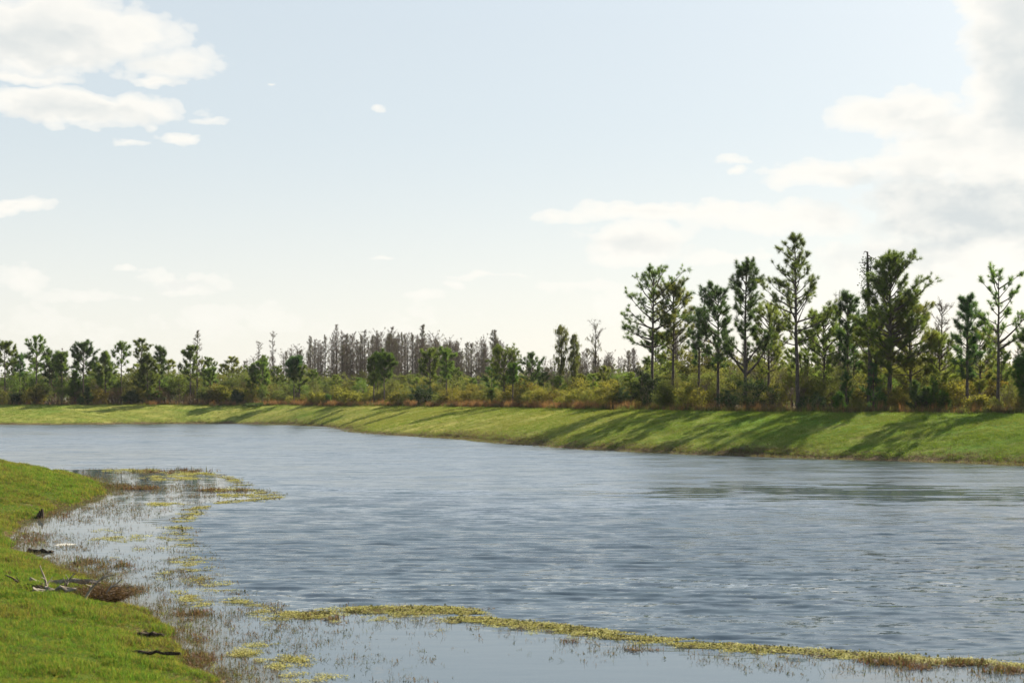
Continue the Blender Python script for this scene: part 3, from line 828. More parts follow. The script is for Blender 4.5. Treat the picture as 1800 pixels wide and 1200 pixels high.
# young pines at the edge of the grass
SAPL = [(1474, 700, 10, 3, 'small bright conical pine seedling on the grass edge under the tallest pine', 'sapling'), (1549, 703, 9, 3, 'small dark conical seedling left of the thick pine trunk', 'sapling'),
        (1487, 658, 15, 6, 'young dark pine with drooping tufts between the tallest and the broad pine', 'needle_dark'), (1610, 676, 12, 4, 'young dark pine right of the thick pine trunk', 'needle_dark'),
        (1628, 688, 11, 4, 'shorter dark pine right of the other young dark one', 'needle_dark'), (1642, 674, 10, 4, 'slim upright young pine third right of the thick trunk', 'sapling'),
        (1535, 640, 16, 6, 'young deep green pine in the shade of the broad pine', 'needle_dark'), (1660, 697, 9, 4, 'bright seedling left of the leaning dead stem', 'sapling'),
        (864, 690, 9, 4, 'bright green seedling left of the middle pine in orange grass', 'sapling'), (279, 690, 12, 4, 'bright green seedling at the edge of the left bank', 'sapling'),
        (154, 685, 7, 3, 'small dark seedling in the left row', 'needle_dark'), (142, 702, 5, 2, 'tiny dark seedling at the foot of the left row', 'needle_dark'), (577, 701, 6, 3, 'small green seedling in orange grass left of centre', 'sapling')]
for px, yt, rp, off, label, mt in SAPL:
    x, D = stand(px, off); H = height_for(yt, D)
    far_ = D > 180
    parts = make_pine(H, .12, rp / F * D, 20, mat=mt, csz=.30 if not far_ else .38, per=30, top='cone', sub=3, wid=.024 if not far_ else .04)
    tree('young_pine', parts, x, D, 0, 1, label, 'young pine')

# ---- snag, mossy and bare trees that stand out
x, D = stand(1527, 10.5); H = height_for(441, D)
T = Tubes(); n = 10; tz = np.linspace(0, 1, n)
pth = np.stack([.12 * np.sin(tz * 5), .1 * np.cos(tz * 4), tz * H], 1)
T.tube(pth, .12 * (1 - tz) ** .5 + .07, 8, True)
brs = []
for (t, az, L, pt, rs) in [(.985, 3.0, .8, .9, -.25), (.98, .1, 2.4, .75, -.32), (.96, .4, .7, .9, -.1), (.93, 3.3, .9, .3, .1), (.90, .2, .7, .2, .1), (.85, 2.8, 1.0, .4, 0), (.80, .4, .8, .4, 0)]:
    p = np.array([np.interp(t, tz, pth[:, q]) for q in range(3)])
    b = bent(p, (math.cos(az) * math.cos(pt), math.sin(az) * math.cos(pt), math.sin(pt)), L * .8, 9, rs, .34)
    q_ = Tubes(); q_.tube(b, np.linspace(.055, .02, 9), 4, True); brs.append(q_.mesh('snag_branch', M['bark']))
Lf = Leaves(); pp = np.stack([rng.normal(0, .30, 2200), rng.normal(0, .30, 2200), rng.uniform(.5, .965, 2200) * H], 1)
Lf.leaves(pp, .14, rng.random(2200))
tree('dead_tree', [T.mesh('snag_trunk', M['bark']), Lf.mesh('ivy', M['leaf_dark'])] + brs, x, D, 0, 1,
     'broken dead trunk with curled bare branches sticking out above the broad pine', 'dead tree', names=['trunk', 'vine'] + ['branch'] * len(brs))
SPEC = [(985, 576, .42, 22, 22, dict(top='flat', moss=.5, green=.45, nb=44), 'mossy tree with leafy grey-green head at the middle right, trunk bare below'),
        (1008, 590, .40, 18, 26, dict(top='flat', moss=.6, green=.25, nb=40), 'moss hung tree right behind the leafy headed mossy tree'),
        (1046, 572, .30, 28, 24, dict(top='vase', moss=.12, nb=34), 'stark leafless tree with thick dark trunk left of the tall pines'),
        (347, 581, .35, 18, 7, dict(top='cone', moss=.1, nb=34, wid=.04), 'leafless thin tree rising above the pines left of centre'),
        (109, 612, .55, 6, 9, dict(top='cone', nb=14, wid=.04), 'bare pale leader poking above the flat topped pine'),
        (592, 569, .25, 18, 60, dict(top='cone', nb=60, wid=.045), 'tall pointed grey cypress, highest at the left of the grey wood'),
        (742, 570, .25, 14, 62, dict(top='cone', nb=60, wid=.05, moss=.2), 'dark spire topped cypress at the middle of the grey wood'),
        (641, 580, .30, 17, 58, dict(top='flat', nb=44, wid=.045), 'flat headed cypress with a dark trunk between the two pointed ones'),
        (480, 585, .30, 13, 50, dict(top='vase', nb=34, wid=.045), 'leafless open tree left of the grey wood, right of a smaller one'),
        (455, 600, .30, 12, 52, dict(top='vase', nb=34, wid=.045), 'smaller leafless tree at the far left of the grey wood'),
        (690, 574, .30, 18, 66, dict(top='flat', nb=50, wid=.045), 'broad grey cypress left of the spire topped one'),
        (870, 580, .25, 18, 64, dict(top='flat', nb=60, wid=.045, moss=.2), 'tall dense cypress at the right end of the grey wood'),
        (545, 590, .25, 17, 58, dict(top='cone', nb=60, wid=.045, moss=.15), 'bushy grey cypress at the left end of the grey wood'),
        (1655, 535, .3, 34, 26, dict(top='vase', nb=50, wid=.03), 'leafless grey tree showing in the gap right of the broad pine'),
        (1475, 520, .3, 28, 24, dict(top='vase', nb=40, wid=.03), 'leafless grey tree showing in the gap right of the tallest pine')]
for px, yt, c0, rp, off, o, label in SPEC:
    x, D = stand(px, off); H = height_for(yt, D)
    t_, w_, l_ = make_bare(H, c0, rp / F * D, **o)
    tree('bare_tree', (t_, w_, l_), x, D, 0, 1, label, 'bare tree', names=('trunk', 'twigs', 'moss'))

# ---- the grey cypress wood: eight builds, copied
CYP = [make_bare(17, rng.uniform(.12, .35), rng.uniform(2.4, 4.6), nb=int(rng.uniform(44, 70)), twig=10, nsub=7, top=('cone', 'flat', 'vase', 'cone')[q % 4], moss=(.15 if q % 3 == 0 else 0), wid=.05) for q in range(9)]
LATER = []
env_x = [400, 440, 500, 530, 560, 600, 640, 690, 740, 790, 830, 870, 895, 930, 980, 1030, 1080, 1120]
env_y = [648, 628, 615, 600, 588, 584, 588, 582, 584, 592, 600, 588, 612, 626, 628, 612, 622, 606]


def env(px): return float(np.interp(px, env_x, env_y))


for q in range(275):
    px = (rng.uniform(505, 900) if q < 175 else rng.uniform(425, 560)) if q < 200 else rng.uniform(900, 1130)
    off = rng.uniform(52, 95) if px < 900 else rng.uniform(30, 90)
    x, D = stand(px, off); yt = env(px) + abs(rng.normal(0, 24)); H = height_for(yt, D)
    v_ = CYP[rng.integers(0, 9)]; s = H / 17
    e = tree('bare_cypress', v_, x, D, rng.uniform(0, 6.28), (s * rng.uniform(.8, 1.1), s * rng.uniform(.8, 1.1), s),
         'bare grey cypress in the leafless wood behind the far bank', 'bare tree', 'bare cypresses of the grey wood', ('trunk', 'twigs', 'moss'))
    LATER.append((e, px, 1 if off < 62 else 2, 'bare grey cypress'))
for q in range(55):                                  # leafless trees behind the tall pines
    px = rng.uniform(1130, 1840); off = rng.uniform(20, 60); x, D = stand(px, off)
    yt = rng.uniform(560, 625); H = height_for(yt, D); s = H / 17
    e = tree('bare_sapling', CYP[rng.integers(0, 9)], x, D, rng.uniform(0, 6.28), (s, s, s),
         'leafless grey tree in the thicket behind the tall right hand pines', 'bare tree', 'leafless trees behind the tall pines', ('trunk', 'twigs', 'moss'))
    LATER.append((e, px, 1 if off < 38 else 2, 'leafless grey tree'))

# ---- bushes with a look of their own
BUSH = [(1135, 648, 32, 3.2, 'leaf_dark', 'large dark evergreen bush at the foot of the open crowned pine'), (1335, 655, 42, 6, 'leaf_dark', 'black-green thicket bush right of the forked pine trunk'),
        (745, 678, 27, 3, 'leaf_dark', 'dark rounded bush under the middle pines, dipping into orange grass'), (30, 690, 12, 2.5, 'leaf_dark', 'dark low bush near the left edge of the far bank'),
        (232, 685, 17, 3, 'leaf_dark', 'dark brownish bush in the left row of pines'), (418, 688, 13, 4, 'leaf_dark', 'dark shrub left of the low green mound'),
        (1075, 665, 30, 4, 'leaf_yellow', 'rounded yellow-green bush left of the large dark one'), (615, 686, 26, 4, 'leaf_yellow', 'yellow-green willowy bush behind the orange grass'),
        (1010, 685, 42, 5, 'leaf_yellow', 'broad yellow bush at the foot of the stark leafless tree'), (950, 682, 36, 5, 'leaf_yellow', 'yellow-olive bush left of the mossy tree trunk'),
        (1215, 668, 34, 4, 'leaf_yellow', 'yellow-green bush between the pale bushy pine and the dark pine'), (1170, 672, 22, 3, 'leaf_olive', 'olive shrub right against the large dark bush'),
        (1720, 695, 22, 4, 'leaf_yellow', 'small yellow-green bush between the two slim right hand trunks'), (700, 688, 26, 4, 'leaf_yellow', 'golden bush between the bright pine pair and the black bush'),
        (390, 672, 20, 5, 'leaf_yellow', 'lime green bush right of the leafless thin tree'), (560, 690, 22, 4, 'leaf_yellow', 'gold tinged bush right of the dark tufted pine')]
for px, yt, rp, off, mt, label in BUSH:
    x, D = stand(px, off); H = height_for(yt, D); Wd = 2 * rp / F * D
    fr = D > 170
    parts = make_bush(H, Wd, mt, 90, 80, .15 if fr else .11, .02, r=.42 if fr else .36)
    tree('shrub', parts, x, D, 0, 1, label, 'shrub', names=('stems', 'foliage'))
x, D = stand(447, -.4)
parts = make_bush(.75, 5.0, 'needle_dark', 90, 50, .12, 0, r=.28)
tree('creeping_shrub', parts, x, D, 0, 1, 'low spreading green mound on the crest of the far bank left of centre', 'shrub', names=('stems', 'foliage'))

# ---- thicket: ten builds of bush and small tree, copied in rows
TH = {'olive': [make_bush(4, 4.4, 'leaf_olive', 100, 62, .13, .03, r=.45) for _ in range(3)],
      'yellow': [make_bush(3, 3.6, 'leaf_yellow', 80, 62, .12, .02, r=.4) for _ in range(2)],
      'green': [make_bush(6, 4.5, 'needle', 110, 62, .14, .2, r=.5, trunk=.10) for _ in range(3)],
      'pale': [make_bush(7, 4.2, 'leaf_olive', 100, 50, .12, .25, r=.5, trunk=.09) for _ in range(2)],
      'dark': [make_bush(5, 4.2, 'leaf_dark', 100, 62, .14, .1, r=.45, trunk=.09) for _ in range(2)],
      'brush': [make_bush(3, 3.2, 'leaf_brown', 60, 26, .08, .02, r=.45) for _ in range(2)]}
HT = {'olive': 4, 'yellow': 3, 'green': 6, 'pale': 7, 'dark': 5, 'brush': 3}
LAB = {'olive': ('bush', 'olive green bush in the thicket between the pines', 'olive bushes of the thicket'), 'yellow': ('bush', 'yellow-green bush at the front edge of the thicket', 'yellow-green bushes of the thicket'),
       'green': ('small_tree', 'small green tree standing in the thicket under the pines', 'small green trees of the thicket'), 'pale': ('small_tree', 'small thin pale-leaved tree in the thicket', 'pale small trees of the thicket'),
       'dark': ('small_tree', 'small dark evergreen tree deep in the thicket', 'dark small trees of the thicket'), 'brush': ('brush', 'brown leafless brush at the foot of the thicket', 'brown brush of the thicket')}


SHORT = {'olive': 'olive bush', 'yellow': 'yellow-green bush', 'green': 'small green tree', 'pale': 'small pale-leaved tree', 'dark': 'small dark tree', 'brush': 'brown brush'}


def plant(kind, px, off, yt, row):
    x, D = stand(px, off); H = max(.8, height_for(yt, D)); v_ = TH[kind][rng.integers(0, len(TH[kind]))]; s = H / HT[kind]
    sw = s * rng.uniform(.85, 1.35)
    nm, lb, gp = LAB[kind]
    e = tree(nm, v_, x, D, rng.uniform(0, 6.28), (sw, sw, s), lb, 'tree' if 'tree' in nm else 'bush', gp, names=('stems', 'foliage'))
    LATER.append((e, px, row, SHORT[kind]))


ch = rng.choice
for px in np.arange(-30, 470, 14.): plant(ch(['olive', 'yellow', 'brush', 'green', 'brush']), px + rng.normal(0, 6), rng.uniform(3, 9), rng.uniform(664, 692), 0)
for px in np.arange(-30, 470, 12.): plant(ch(['olive', 'pale', 'green', 'green', 'pale']), px + rng.normal(0, 6), rng.uniform(10, 26), rng.uniform(640, 664) + (6 if px > 340 else 0), 1)
for px in np.arange(470, 1110, 16.): plant(ch(['olive', 'yellow', 'yellow', 'olive']), px + rng.normal(0, 6), rng.uniform(4, 10), rng.uniform(678, 697), 0)
for px in np.arange(470, 1110, 15.): plant(ch(['olive', 'pale', 'green', 'olive', 'yellow']), px + rng.normal(0, 6), rng.uniform(12, 26), rng.uniform(660, 680), 1)
for px in np.arange(440, 1110, 16.): plant(ch(['olive', 'pale', 'green', 'pale']), px + rng.normal(0, 6), rng.uniform(28, 45), rng.uniform(644, 666), 2)
for px in np.arange(1100, 1850, 38.): plant(ch(['olive', 'brush', 'olive', 'yellow', 'dark']), px + rng.normal(0, 9), rng.uniform(3, 7), rng.uniform(680, 706), 0)
for px in np.arange(1100, 1850, 22.): plant(ch(['olive', 'green', 'pale', 'pale', 'yellow']), px + rng.normal(0, 9), rng.uniform(8, 18), rng.uniform(640, 685), 1)
for px in np.arange(1110, 1850, 22.): plant(ch(['pale', 'olive', 'green', 'pale']), px + rng.normal(0, 10), rng.uniform(16, 34), rng.uniform(598, 655) + (15 if px < 1200 or px > 1640 else 0), 2)

GP = [make_pine(11, rng.uniform(.3, .5), rng.uniform(1.5, 2.0), 26, mat=m_, csz=.5, per=32, wid=.05, top=t_, sub=4) for m_, t_ in (('needle', 'round'), ('needle_dark', 'oval'), ('needle_light', 'oval'), ('needle', 'flat'), ('needle_light', 'round'))]
for a_, b_, n_, lo, hi, o1, o2 in [(-25, 480, 20, 626, 662, 12, 36), (480, 1110, 22, 644, 672, 8, 34), (1115, 1860, 13, 570, 650, 12, 34)]:
    for q in range(n_):
        px = a_ + (b_ - a_) * (q + rng.random()) / n_; off = rng.uniform(o1, o2); x, D = stand(px, off); H = height_for(rng.uniform(lo, hi), D); k_ = H / 11
        e = tree('mid_pine', GP[rng.integers(0, 5)], x, D, rng.uniform(0, 6.28), (k_ * rng.uniform(.9, 1.3),) * 2 + (k_,), 'pine of middle height in the thicket', 'pine tree', 'middle height pines of the thicket')
        LATER.append((e, px, 1 if off < 20 else 2, 'middle height pine'))

# every plant of the thicket and the wood gets a label of its own, told by its neighbours
MARKS = [(8, 'pine at the left edge'), (64, 'tall tiered pine'), (108, 'flat topped bare-trunk pine'), (146, 'broad headed dark pine'), (185, 'pyramid pine'), (213, 'see-through pine'), (260, 'full dense left pine'),
         (281, 'slim dark pine'), (334, 'pine by the leafless tree'), (370, 'small lone pine'), (418, 'dark shrub by the mound'), (447, 'low green mound'), (480, 'leafless open tree'), (517, 'dark tufted pine'), (560, 'gold tinged bush'),
         (592, 'highest pointed cypress'), (615, 'willowy yellow bush'), (657, 'left bright twin pine'), (675, 'right bright twin pine'), (700, 'golden bush'), (745, 'black rounded bush'), (785, 'slim clear-trunked pine'), (830, 'gap before the middle pine'),
         (886, 'round headed middle pine'), (936, 'dark half-hidden pine'), (985, 'leafy headed mossy tree'), (1010, 'broad yellow bush'), (1046, 'stark leafless tree'), (1075, 'rounded yellow-green bush'), (1135, 'large dark bush'),
         (1184, 'pale bushy pine'), (1228, 'small dark poking pine'), (1262, 'dark dense pine'), (1312, 'low forked pine'), (1350, 'pale gap pine'), (1404, 'tallest pine'), (1448, 'pale low pine'), (1487, 'drooping young pine'), (1530, 'broken dead trunk'),
         (1563, 'thick trunked broad pine'), (1602, 'pale leaning pine'), (1652, 'low pale pine'), (1701, 'dark tuft-topped pine'), (1754, 'thin open pine'), (1800, 'right edge pine')]
byl = {}
for e, px, row, noun in LATER:
    mx, mn = min(MARKS, key=lambda m: abs(m[0] - px))
    side = 'left of' if px < mx else 'right of'
    dp = ('in front' if row == 0 else 'midway back' if row == 1 else 'far back')
    byl.setdefault('%s %s, %s the %s' % (noun, dp, side, mn), []).append((px, e))
ORD = ['first', 'second', 'third', 'fourth', 'fifth', 'sixth', 'seventh', 'eighth', 'ninth', 'tenth', 'eleventh', 'twelfth', 'thirteenth', 'fourteenth', 'fifteenth', 'sixteenth', 'seventeenth', 'eighteenth', 'nineteenth', 'twentieth', 'twenty-first', 'twenty-second', 'twenty-third', 'twenty-fourth', 'twenty-fifth']
for lb, es in byl.items():
    es.sort(key=lambda q: q[0])
    for q, (px, e) in enumerate(es):
        e['label'] = lb if len(es) == 1 else (('left one: ', 'right one: ')[q] + lb if len(es) == 2 else ORD[min(q, 24)] + ' from left: ' + lb)

# far-off wood that closes the view: one mass of many low crowns
Lf = Leaves(); T = Tubes()
N = 900
pxs = rng.uniform(-700, 2500, N); offs = rng.uniform(60, 190, N)
P, Tn = [], []
for q in range(N):
    x, D = stand(pxs[q], offs[q]); yt = (642 if pxs[q] > 380 else 648) + rng.uniform(-3, 16) - (18 if pxs[q] > 1130 else 0); H = height_for(yt, D)
    c = np.array([x, D, CREST_Z - .3]); rx = rng.uniform(1.8, 3.5)
    m = 110
    d = unit(rng.normal(size=(m, 3))) * (rng.random((m, 1)) ** .4) * np.array([rx, rx, H * .46])
    P.append(c + np.array([0, 0, H * .52]) + d); Tn.append(np.full(m, rng.random()) + rng.normal(0, .1, m))
    T.tube([c, c + np.array([0, 0, H * .7])], [.15, .05], 4)
Lf.leaves(np.concatenate(P), .75, np.concatenate(Tn))
fo = link('distant_woods', Lf.mesh('distant_woods', M['leaf_far'])); tag(fo, 'low dark line of distant woodland closing the view behind the pines', 'woods', kind='stuff')
link('trunks', T.mesh('distant_trunks', M['bark_grey']), fo)


# ------------------------------------------------------------------ scattered small stuff (geometry nodes on points)
def scatter(name, pts, scl, sources, label, cat, tilt=.25):
    pts = np.asarray(pts, np.float32); n = len(pts)
    me = bpy.data.meshes.new(name); me.vertices.add(n); me.vertices.foreach_set('co', pts.ravel())
    a = me.attributes.new('scl', 'FLOAT', 'POINT'); a.data.foreach_set('value', np.asarray(scl, np.float32))
    a = me.attributes.new('rot', 'FLOAT_VECTOR', 'POINT')
    rot = np.stack([rng.normal(0, tilt, n), rng.normal(0, tilt, n), rng.uniform(0, 6.28, n)], 1).astype(np.float32)
    a.data.foreach_set('vector', rot.ravel())
    o = link(name, me); tag(o, label, cat, kind='stuff')
    c = bpy.data.collections.new(name + '_sources')
    for k, s in enumerate(sources): c.objects.link(bpy.data.objects.new(name + '_piece', s))
    g = bpy.data.node_groups.new(name, 'GeometryNodeTree')
    g.interface.new_socket('Geometry', in_out='INPUT', socket_type='NodeSocketGeometry')
    g.interface.new_socket('Geometry', in_out='OUTPUT', socket_type='NodeSocketGeometry')
    gi = g.nodes.new('NodeGroupInput'); go = g.nodes.new('NodeGroupOutput')
    mp = g.nodes.new('GeometryNodeMeshToPoints'); ip = g.nodes.new('GeometryNodeInstanceOnPoints')
    ci = g.nodes.new('GeometryNodeCollectionInfo'); ci.inputs['Collection'].default_value = c; ci.inputs['Separate Children'].default_value = True
    ns = g.nodes.new('GeometryNodeInputNamedAttribute'); ns.data_type = 'FLOAT'; ns.inputs['Name'].default_value = 'scl'
    nr = g.nodes.new('GeometryNodeInputNamedAttribute'); nr.data_type = 'FLOAT_VECTOR'; nr.inputs['Name'].default_value = 'rot'
    rv = g.nodes.new('FunctionNodeRandomValue'); rv.data_type = 'INT'; rv.inputs[4].default_value = 0; rv.inputs[5].default_value = len(sources) - 1
    er = g.nodes.new('FunctionNodeEulerToRotation')
    L = g.links.new
    L(gi.outputs[0], mp.inputs[0]); L(mp.outputs[0], ip.inputs['Points']); L(ci.outputs[0], ip.inputs['Instance'])
    ip.inputs['Pick Instance'].default_value = True
    L(rv.outputs[2], ip.inputs['Instance Index']); L(ns.outputs[0], ip.inputs['Scale'])
    L(nr.outputs[0], er.inputs[0]); L(er.outputs[0], ip.inputs['Rotation']); L(ip.outputs[0], go.inputs[0])
    md = o.modifiers.new('scatter', 'NODES'); md.node_group = g
    return o


def tuft(nbl, h, rad, wid, mat, lean=.5, bend=.3):
    """grass tuft: two-segment bent blades"""
    a = rng.uniform(0, 6.28, nbl); r_ = rad * np.sqrt(rng.random(nbl))
    p = np.stack([np.cos(a) * r_, np.sin(a) * r_, np.full(nbl, -.01)], 1)
    th = rng.uniform(0, 6.28, nbl); l = rng.normal(0, lean, nbl)
    d = np.stack([np.cos(th) * l, np.sin(th) * l, np.ones(nbl)], 1); d = unit(d)
    L = h * rng.uniform(.5, 1.15, nbl)[:, None]
    m = p + d * L * .55; d2 = unit(d + np.stack([np.cos(th), np.sin(th), np.full(nbl, -.35)], 1) * bend); e = m + d2 * L * .5
    s = np.stack([-np.sin(th), np.cos(th), np.zeros(nbl)], 1) * wid / 2
    v = np.stack([p - s, p + s, m + s * .8, m - s * .8, e], 1).reshape(-1, 3)
    k = np.arange(nbl)[:, None] * 5
    q = k + np.array([[0, 1, 2, 3]]); t = k + np.array([[3, 2, 4]])
    return mesh_from('tuft', v, [q, t], M[mat], False, {'tint': np.repeat(np.clip(rng.normal(.45, .28, nbl), 0, 1), 5)})


def points(n, x0, x1, y0, y1):
    return rng.uniform(x0, x1, n), rng.uniform(y0, y1, n)


# near bank lawn: denser close to the viewer
n = 420000
D = 13 + (82 - 13) * rng.random(n) ** 1.15
u = rng.uniform(-.46, -.02, n); x = u * D
z, sd, fr_ = terrain(x, D)
keep = (sd > .02) & (fr_ < .5) & (sd < 16)
x, y, z, sd = x[keep], D[keep], z[keep], sd[keep]
pat = fbm(x * .9, y * .6, 4, 21)
keep = rng.random(len(x)) < np.clip(.35 + 1.1 * smooth(sd, 0, .9) * pat + .25, 0, 1)
x, y, z, sd, pat = x[keep], y[keep], z[keep], sd[keep], pat[keep]
scl = (.28 + .85 * smooth(fbm(x * 2.2, y * 1.5, 3, 25), .3, .75) * (.4 + pat)) * (.8 + y / 70)
near_tufts = [tuft(16, .10, .07, .007, 'blade', .55) for _ in range(4)] + [tuft(14, .09, .08, .008, 'leaf_olive', .7), tuft(18, .13, .08, .008, 'blade', .6), tuft(10, .05, .09, .012, 'weed', 1.3)] + [tuft(12, .12, .07, .007, 'leaf_yellow', .7)]
scatter('lawn_grass', np.stack([x, y, z], 1), scl, near_tufts, 'short bright green grass covering the near left bank', 'grass')

k = rng.random(len(x)) < .55 * smooth(fbm(x * .6, y * .35, 4, 23), .46, .62) + .05 + .35 * np.exp(-sd / .3)
scatter('dry_grass', np.stack([x, y, z + .01], 1)[k], scl[k] * 1.05, [tuft(14, .10, .08, .008, 'leaf_brown', .8), tuft(14, .11, .08, .008, 'leaf_yellow', .7), tuft(12, .10, .08, .008, 'leaf_yellow', .9)], 'patches of yellowed and browned grass in the near lawn', 'grass')

nl = near_line[(near_line[:, 1] > 14) & (near_line[:, 1] < 90) & (near_line[:, 0] < 2)]
idx = rng.integers(0, len(nl) - 1, 9000); f_ = rng.random(9000)[:, None]
p = nl[idx] * (1 - f_) + nl[idx + 1] * f_ + rng.normal(0, .33, (9000, 2))
k = rng.random(9000) < .06 + .6 * smooth(fbm(p[:, 0] * .8, p[:, 1] * .5, 3, 71), .42, .62); p = p[k]
zz = np.maximum(terrain(p[:, 0], p[:, 1])[0], 0)
scatter('margin_stems', np.column_stack([p, zz]), rng.uniform(.3, .95, len(p)) * (.8 + p[:, 1] / 90), [tuft(10, .10, .12, .009, 'leaf_brown', 1.2, .6), tuft(8, .16, .10, .008, 'leaf_brown', .7, .6), tuft(12, .12, .12, .010, 'weed', .9, .6), tuft(9, .09, .1, .01, 'leaf_olive', .8, .6)], 'ragged brown and green stems along the near waterline', 'weeds', .2)

# far bank grass
n = 230000
px = rng.uniform(-60, 1900, n); cy = np.array([crest_y(p) for p in np.linspace(-60, 1900, 400)])
cyi = np.interp(px, np.linspace(-60, 1900, 400), cy)
D = cyi * rng.uniform(.66, 1.015, n); x = (px - 900) / F * D
z, sd, fr_ = terrain(x, D)
keep = (sd > .1) & (fr_ > .5) & (rng.random(n) < .35 + .75 * smooth(fbm(x * .45, D * .9, 4, 67), .32, .55))
x, y, z = x[keep], D[keep], z[keep]
st = np.clip(np.interp(x, [-60, -30, -12, 5, 25], [.30, .42, .72, .45, .10]) + (fbm(x * .12, y * .2, 4, 63) - .5) * 1.6, .04, .9)
k = rng.random(len(x)) > st
sc_ = rng.uniform(.6, 1.3, len(x)) * (.7 + y / 300)
scatter('bank_grass', np.stack([x, y, z], 1)[k], sc_[k], [tuft(14, .085, .22, .014, 'blade_green', .7) for _ in range(4)], 'mown green grass on the long far bank', 'grass')
scatter('bank_straw', np.stack([x, y, z], 1)[~k], sc_[~k], [tuft(14, .085, .22, .014, 'blade_far', .7) for _ in range(4)], 'yellowed straw-coloured grass mixed into the far bank, thickest at its middle and left', 'grass')

# orange broomsedge along the crest
n = 14000
px = rng.uniform(-40, 1860, n); off = rng.uniform(.6, 5.5, n)
w = np.interp(px, [0, 170, 260, 440, 480, 580, 700, 800, 1000, 1090, 1120, 1200, 1300, 1370, 1400, 1450, 1800], [.10, .12, .25, .3, 1, 1, .5, .9, 1, .4, .25, .06, .04, .16, .03, .05, .10])
keep = (rng.random(n) < w * (.25 + 1.3 * smooth(fbm(px * .05, off * .3 + 2, 4, 6), .42, .62)))
px, off = px[keep], off[keep]
D = np.interp(px, np.linspace(-60, 1900, 400), cy) + off; x = (px - 900) / F * D; z, _, _ = terrain(x, D)
scatter('orange_grass', np.stack([x, D, z], 1), rng.uniform(.6, 1.25, len(x)), [tuft(20, .95, .18, .014, 'leaf_rust', .28, .2) for _ in range(4)], 'tall rust-orange dry grass lining the top of the far bank', 'grass', .06)
# green weeds among it
n = 5000
px = rng.uniform(-40, 1860, n); off = rng.uniform(.3, 6, n)
D = np.interp(px, np.linspace(-60, 1900, 400), cy) + off; x = (px - 900) / F * D; z, _, _ = terrain(x, D)
scatter('bank_weeds', np.stack([x, D, z], 1), rng.uniform(.4, 1.1, n), [tuft(22, .6, .2, .02, m_, .4, .2) for m_ in ('leaf_olive', 'leaf_brown', 'weed')], 'green and brown weeds at the foot of the thicket', 'weeds', .1)

# dead stems along both shores
seg = far_line[(far_line[:, 1] < 250) & (far_line[:, 0] > -100)]
idx = rng.integers(0, len(seg) - 1, 24000); f_ = rng.random(24000)[:, None]
p = seg[idx] * (1 - f_) + seg[idx + 1] * f_ + rng.normal(0, 1.0, (24000, 2))
k = fbm(p[:, 0] * .12, p[:, 1] * .12, 3, 55)
keep = rng.random(len(p)) < smooth(k, .38, .62) * .9 + .12
p = p[keep]; z, sd, _ = terrain(p[:, 0], p[:, 1]); ok = sd > -1.6; p, z = p[ok], z[ok]
scatter('shore_stems', np.column_stack([p, np.maximum(z, -.02)]), rng.uniform(.25, .9, len(p)) , [tuft(14, .34, .2, .016, m_, .8, .5) for m_ in ('leaf_brown', 'leaf_brown', 'leaf_olive', 'moss')], 'brown dead stems and litter along the far waterline', 'weeds', .3)


# thin late-afternoon haze
hv = bpy.data.materials.new('air'); hv.use_nodes = True; hv.node_tree.nodes.clear(); hn = NT(hv.node_tree)
ho = hn.n('ShaderNodeOutputMaterial'); pv = hn.n('ShaderNodeVolumePrincipled')
pv.inputs['Color'].default_value = C4(.93, .96, 1.0); pv.inputs['Density'].default_value = .00006; pv.inputs['Anisotropy'].default_value = .25
hv.node_tree.links.new(pv.outputs[0], ho.inputs['Volume'])
hx, hy0, hy1, hz0, hz1 = 1650, -550, 2700, -1.8, 27
hvts = [(a, b, c) for a in (-hx, hx) for b in (hy0, hy1) for c in (hz0, hz1)]
hm = mesh_from('haze', hvts, np.array([[0, 1, 3, 2], [4, 6, 7, 5], [0, 4, 5, 1], [2, 3, 7, 6], [0, 2, 6, 4], [1, 5, 7, 3]]), hv)
tag(link('haze', hm), 'thin pale haze in the air over the pond', 'haze', kind='stuff')


# ------------------------------------------------------------------ weeds and algae in the shallows
def in_calm(n, y0=15, y1=84):
    D = y0 + (y1 - y0) * rng.random(n) ** 1.6; x = rng.uniform(-.46, .46, n) * D
    z, sd, fr_ = terrain(x, D)
    ins = inside(x, D, calm_poly); dl = dist_line(x, D, weed_line)
    k = (sd < .1) & (ins | (dl < .5)) & (fr_ < .5)
    return x[k], D[k], -sd[k], np.where(ins[k], dl[k], -dl[k])


x, y, ds, dl = in_calm(260000)
left = smooth(-x / y, .02, .20)                        # the left bay is thick with weed, the right is open
d1 = smooth(fbm(x * 1.3, y * .55, 4, 101), .42, .66)
d2 = smooth(fbm(x * .35, y * .25, 3, 111), .35, .60)
dens_ = left * (.12 + .9 * d1) * (.35 + .65 * d2) * (1 - .55 * smooth(ds, 3, 8)) + .55 * np.exp(-ds / .5) + (1 - left) * np.exp(-((dl - 1.0) / .9) ** 2) * .22 * (d1 * 1.6 + .15)
keep = rng.random(len(x)) < dens_ * .78
stems = [tuft(5, .06, .12, .008, 'weed', 1.3, .8), tuft(4, .08, .10, .007, 'leaf_brown', 1.1, .8), tuft(6, .07, .12, .012, 'leaf_brown', 1.2, .6), tuft(3, .14, .05, .006, 'weed', .7, .5), tuft(5, .05, .10, .016, 'weed', 1.6, .3)]
scatter('water_weeds', np.stack([x[keep], y[keep], np.zeros(keep.sum())], 1), rng.uniform(.5, 1.25, keep.sum()) * (.8 + y[keep] / 90), stems, 'thin brown and green stems poking out of the shallow water', 'water weeds', .2)


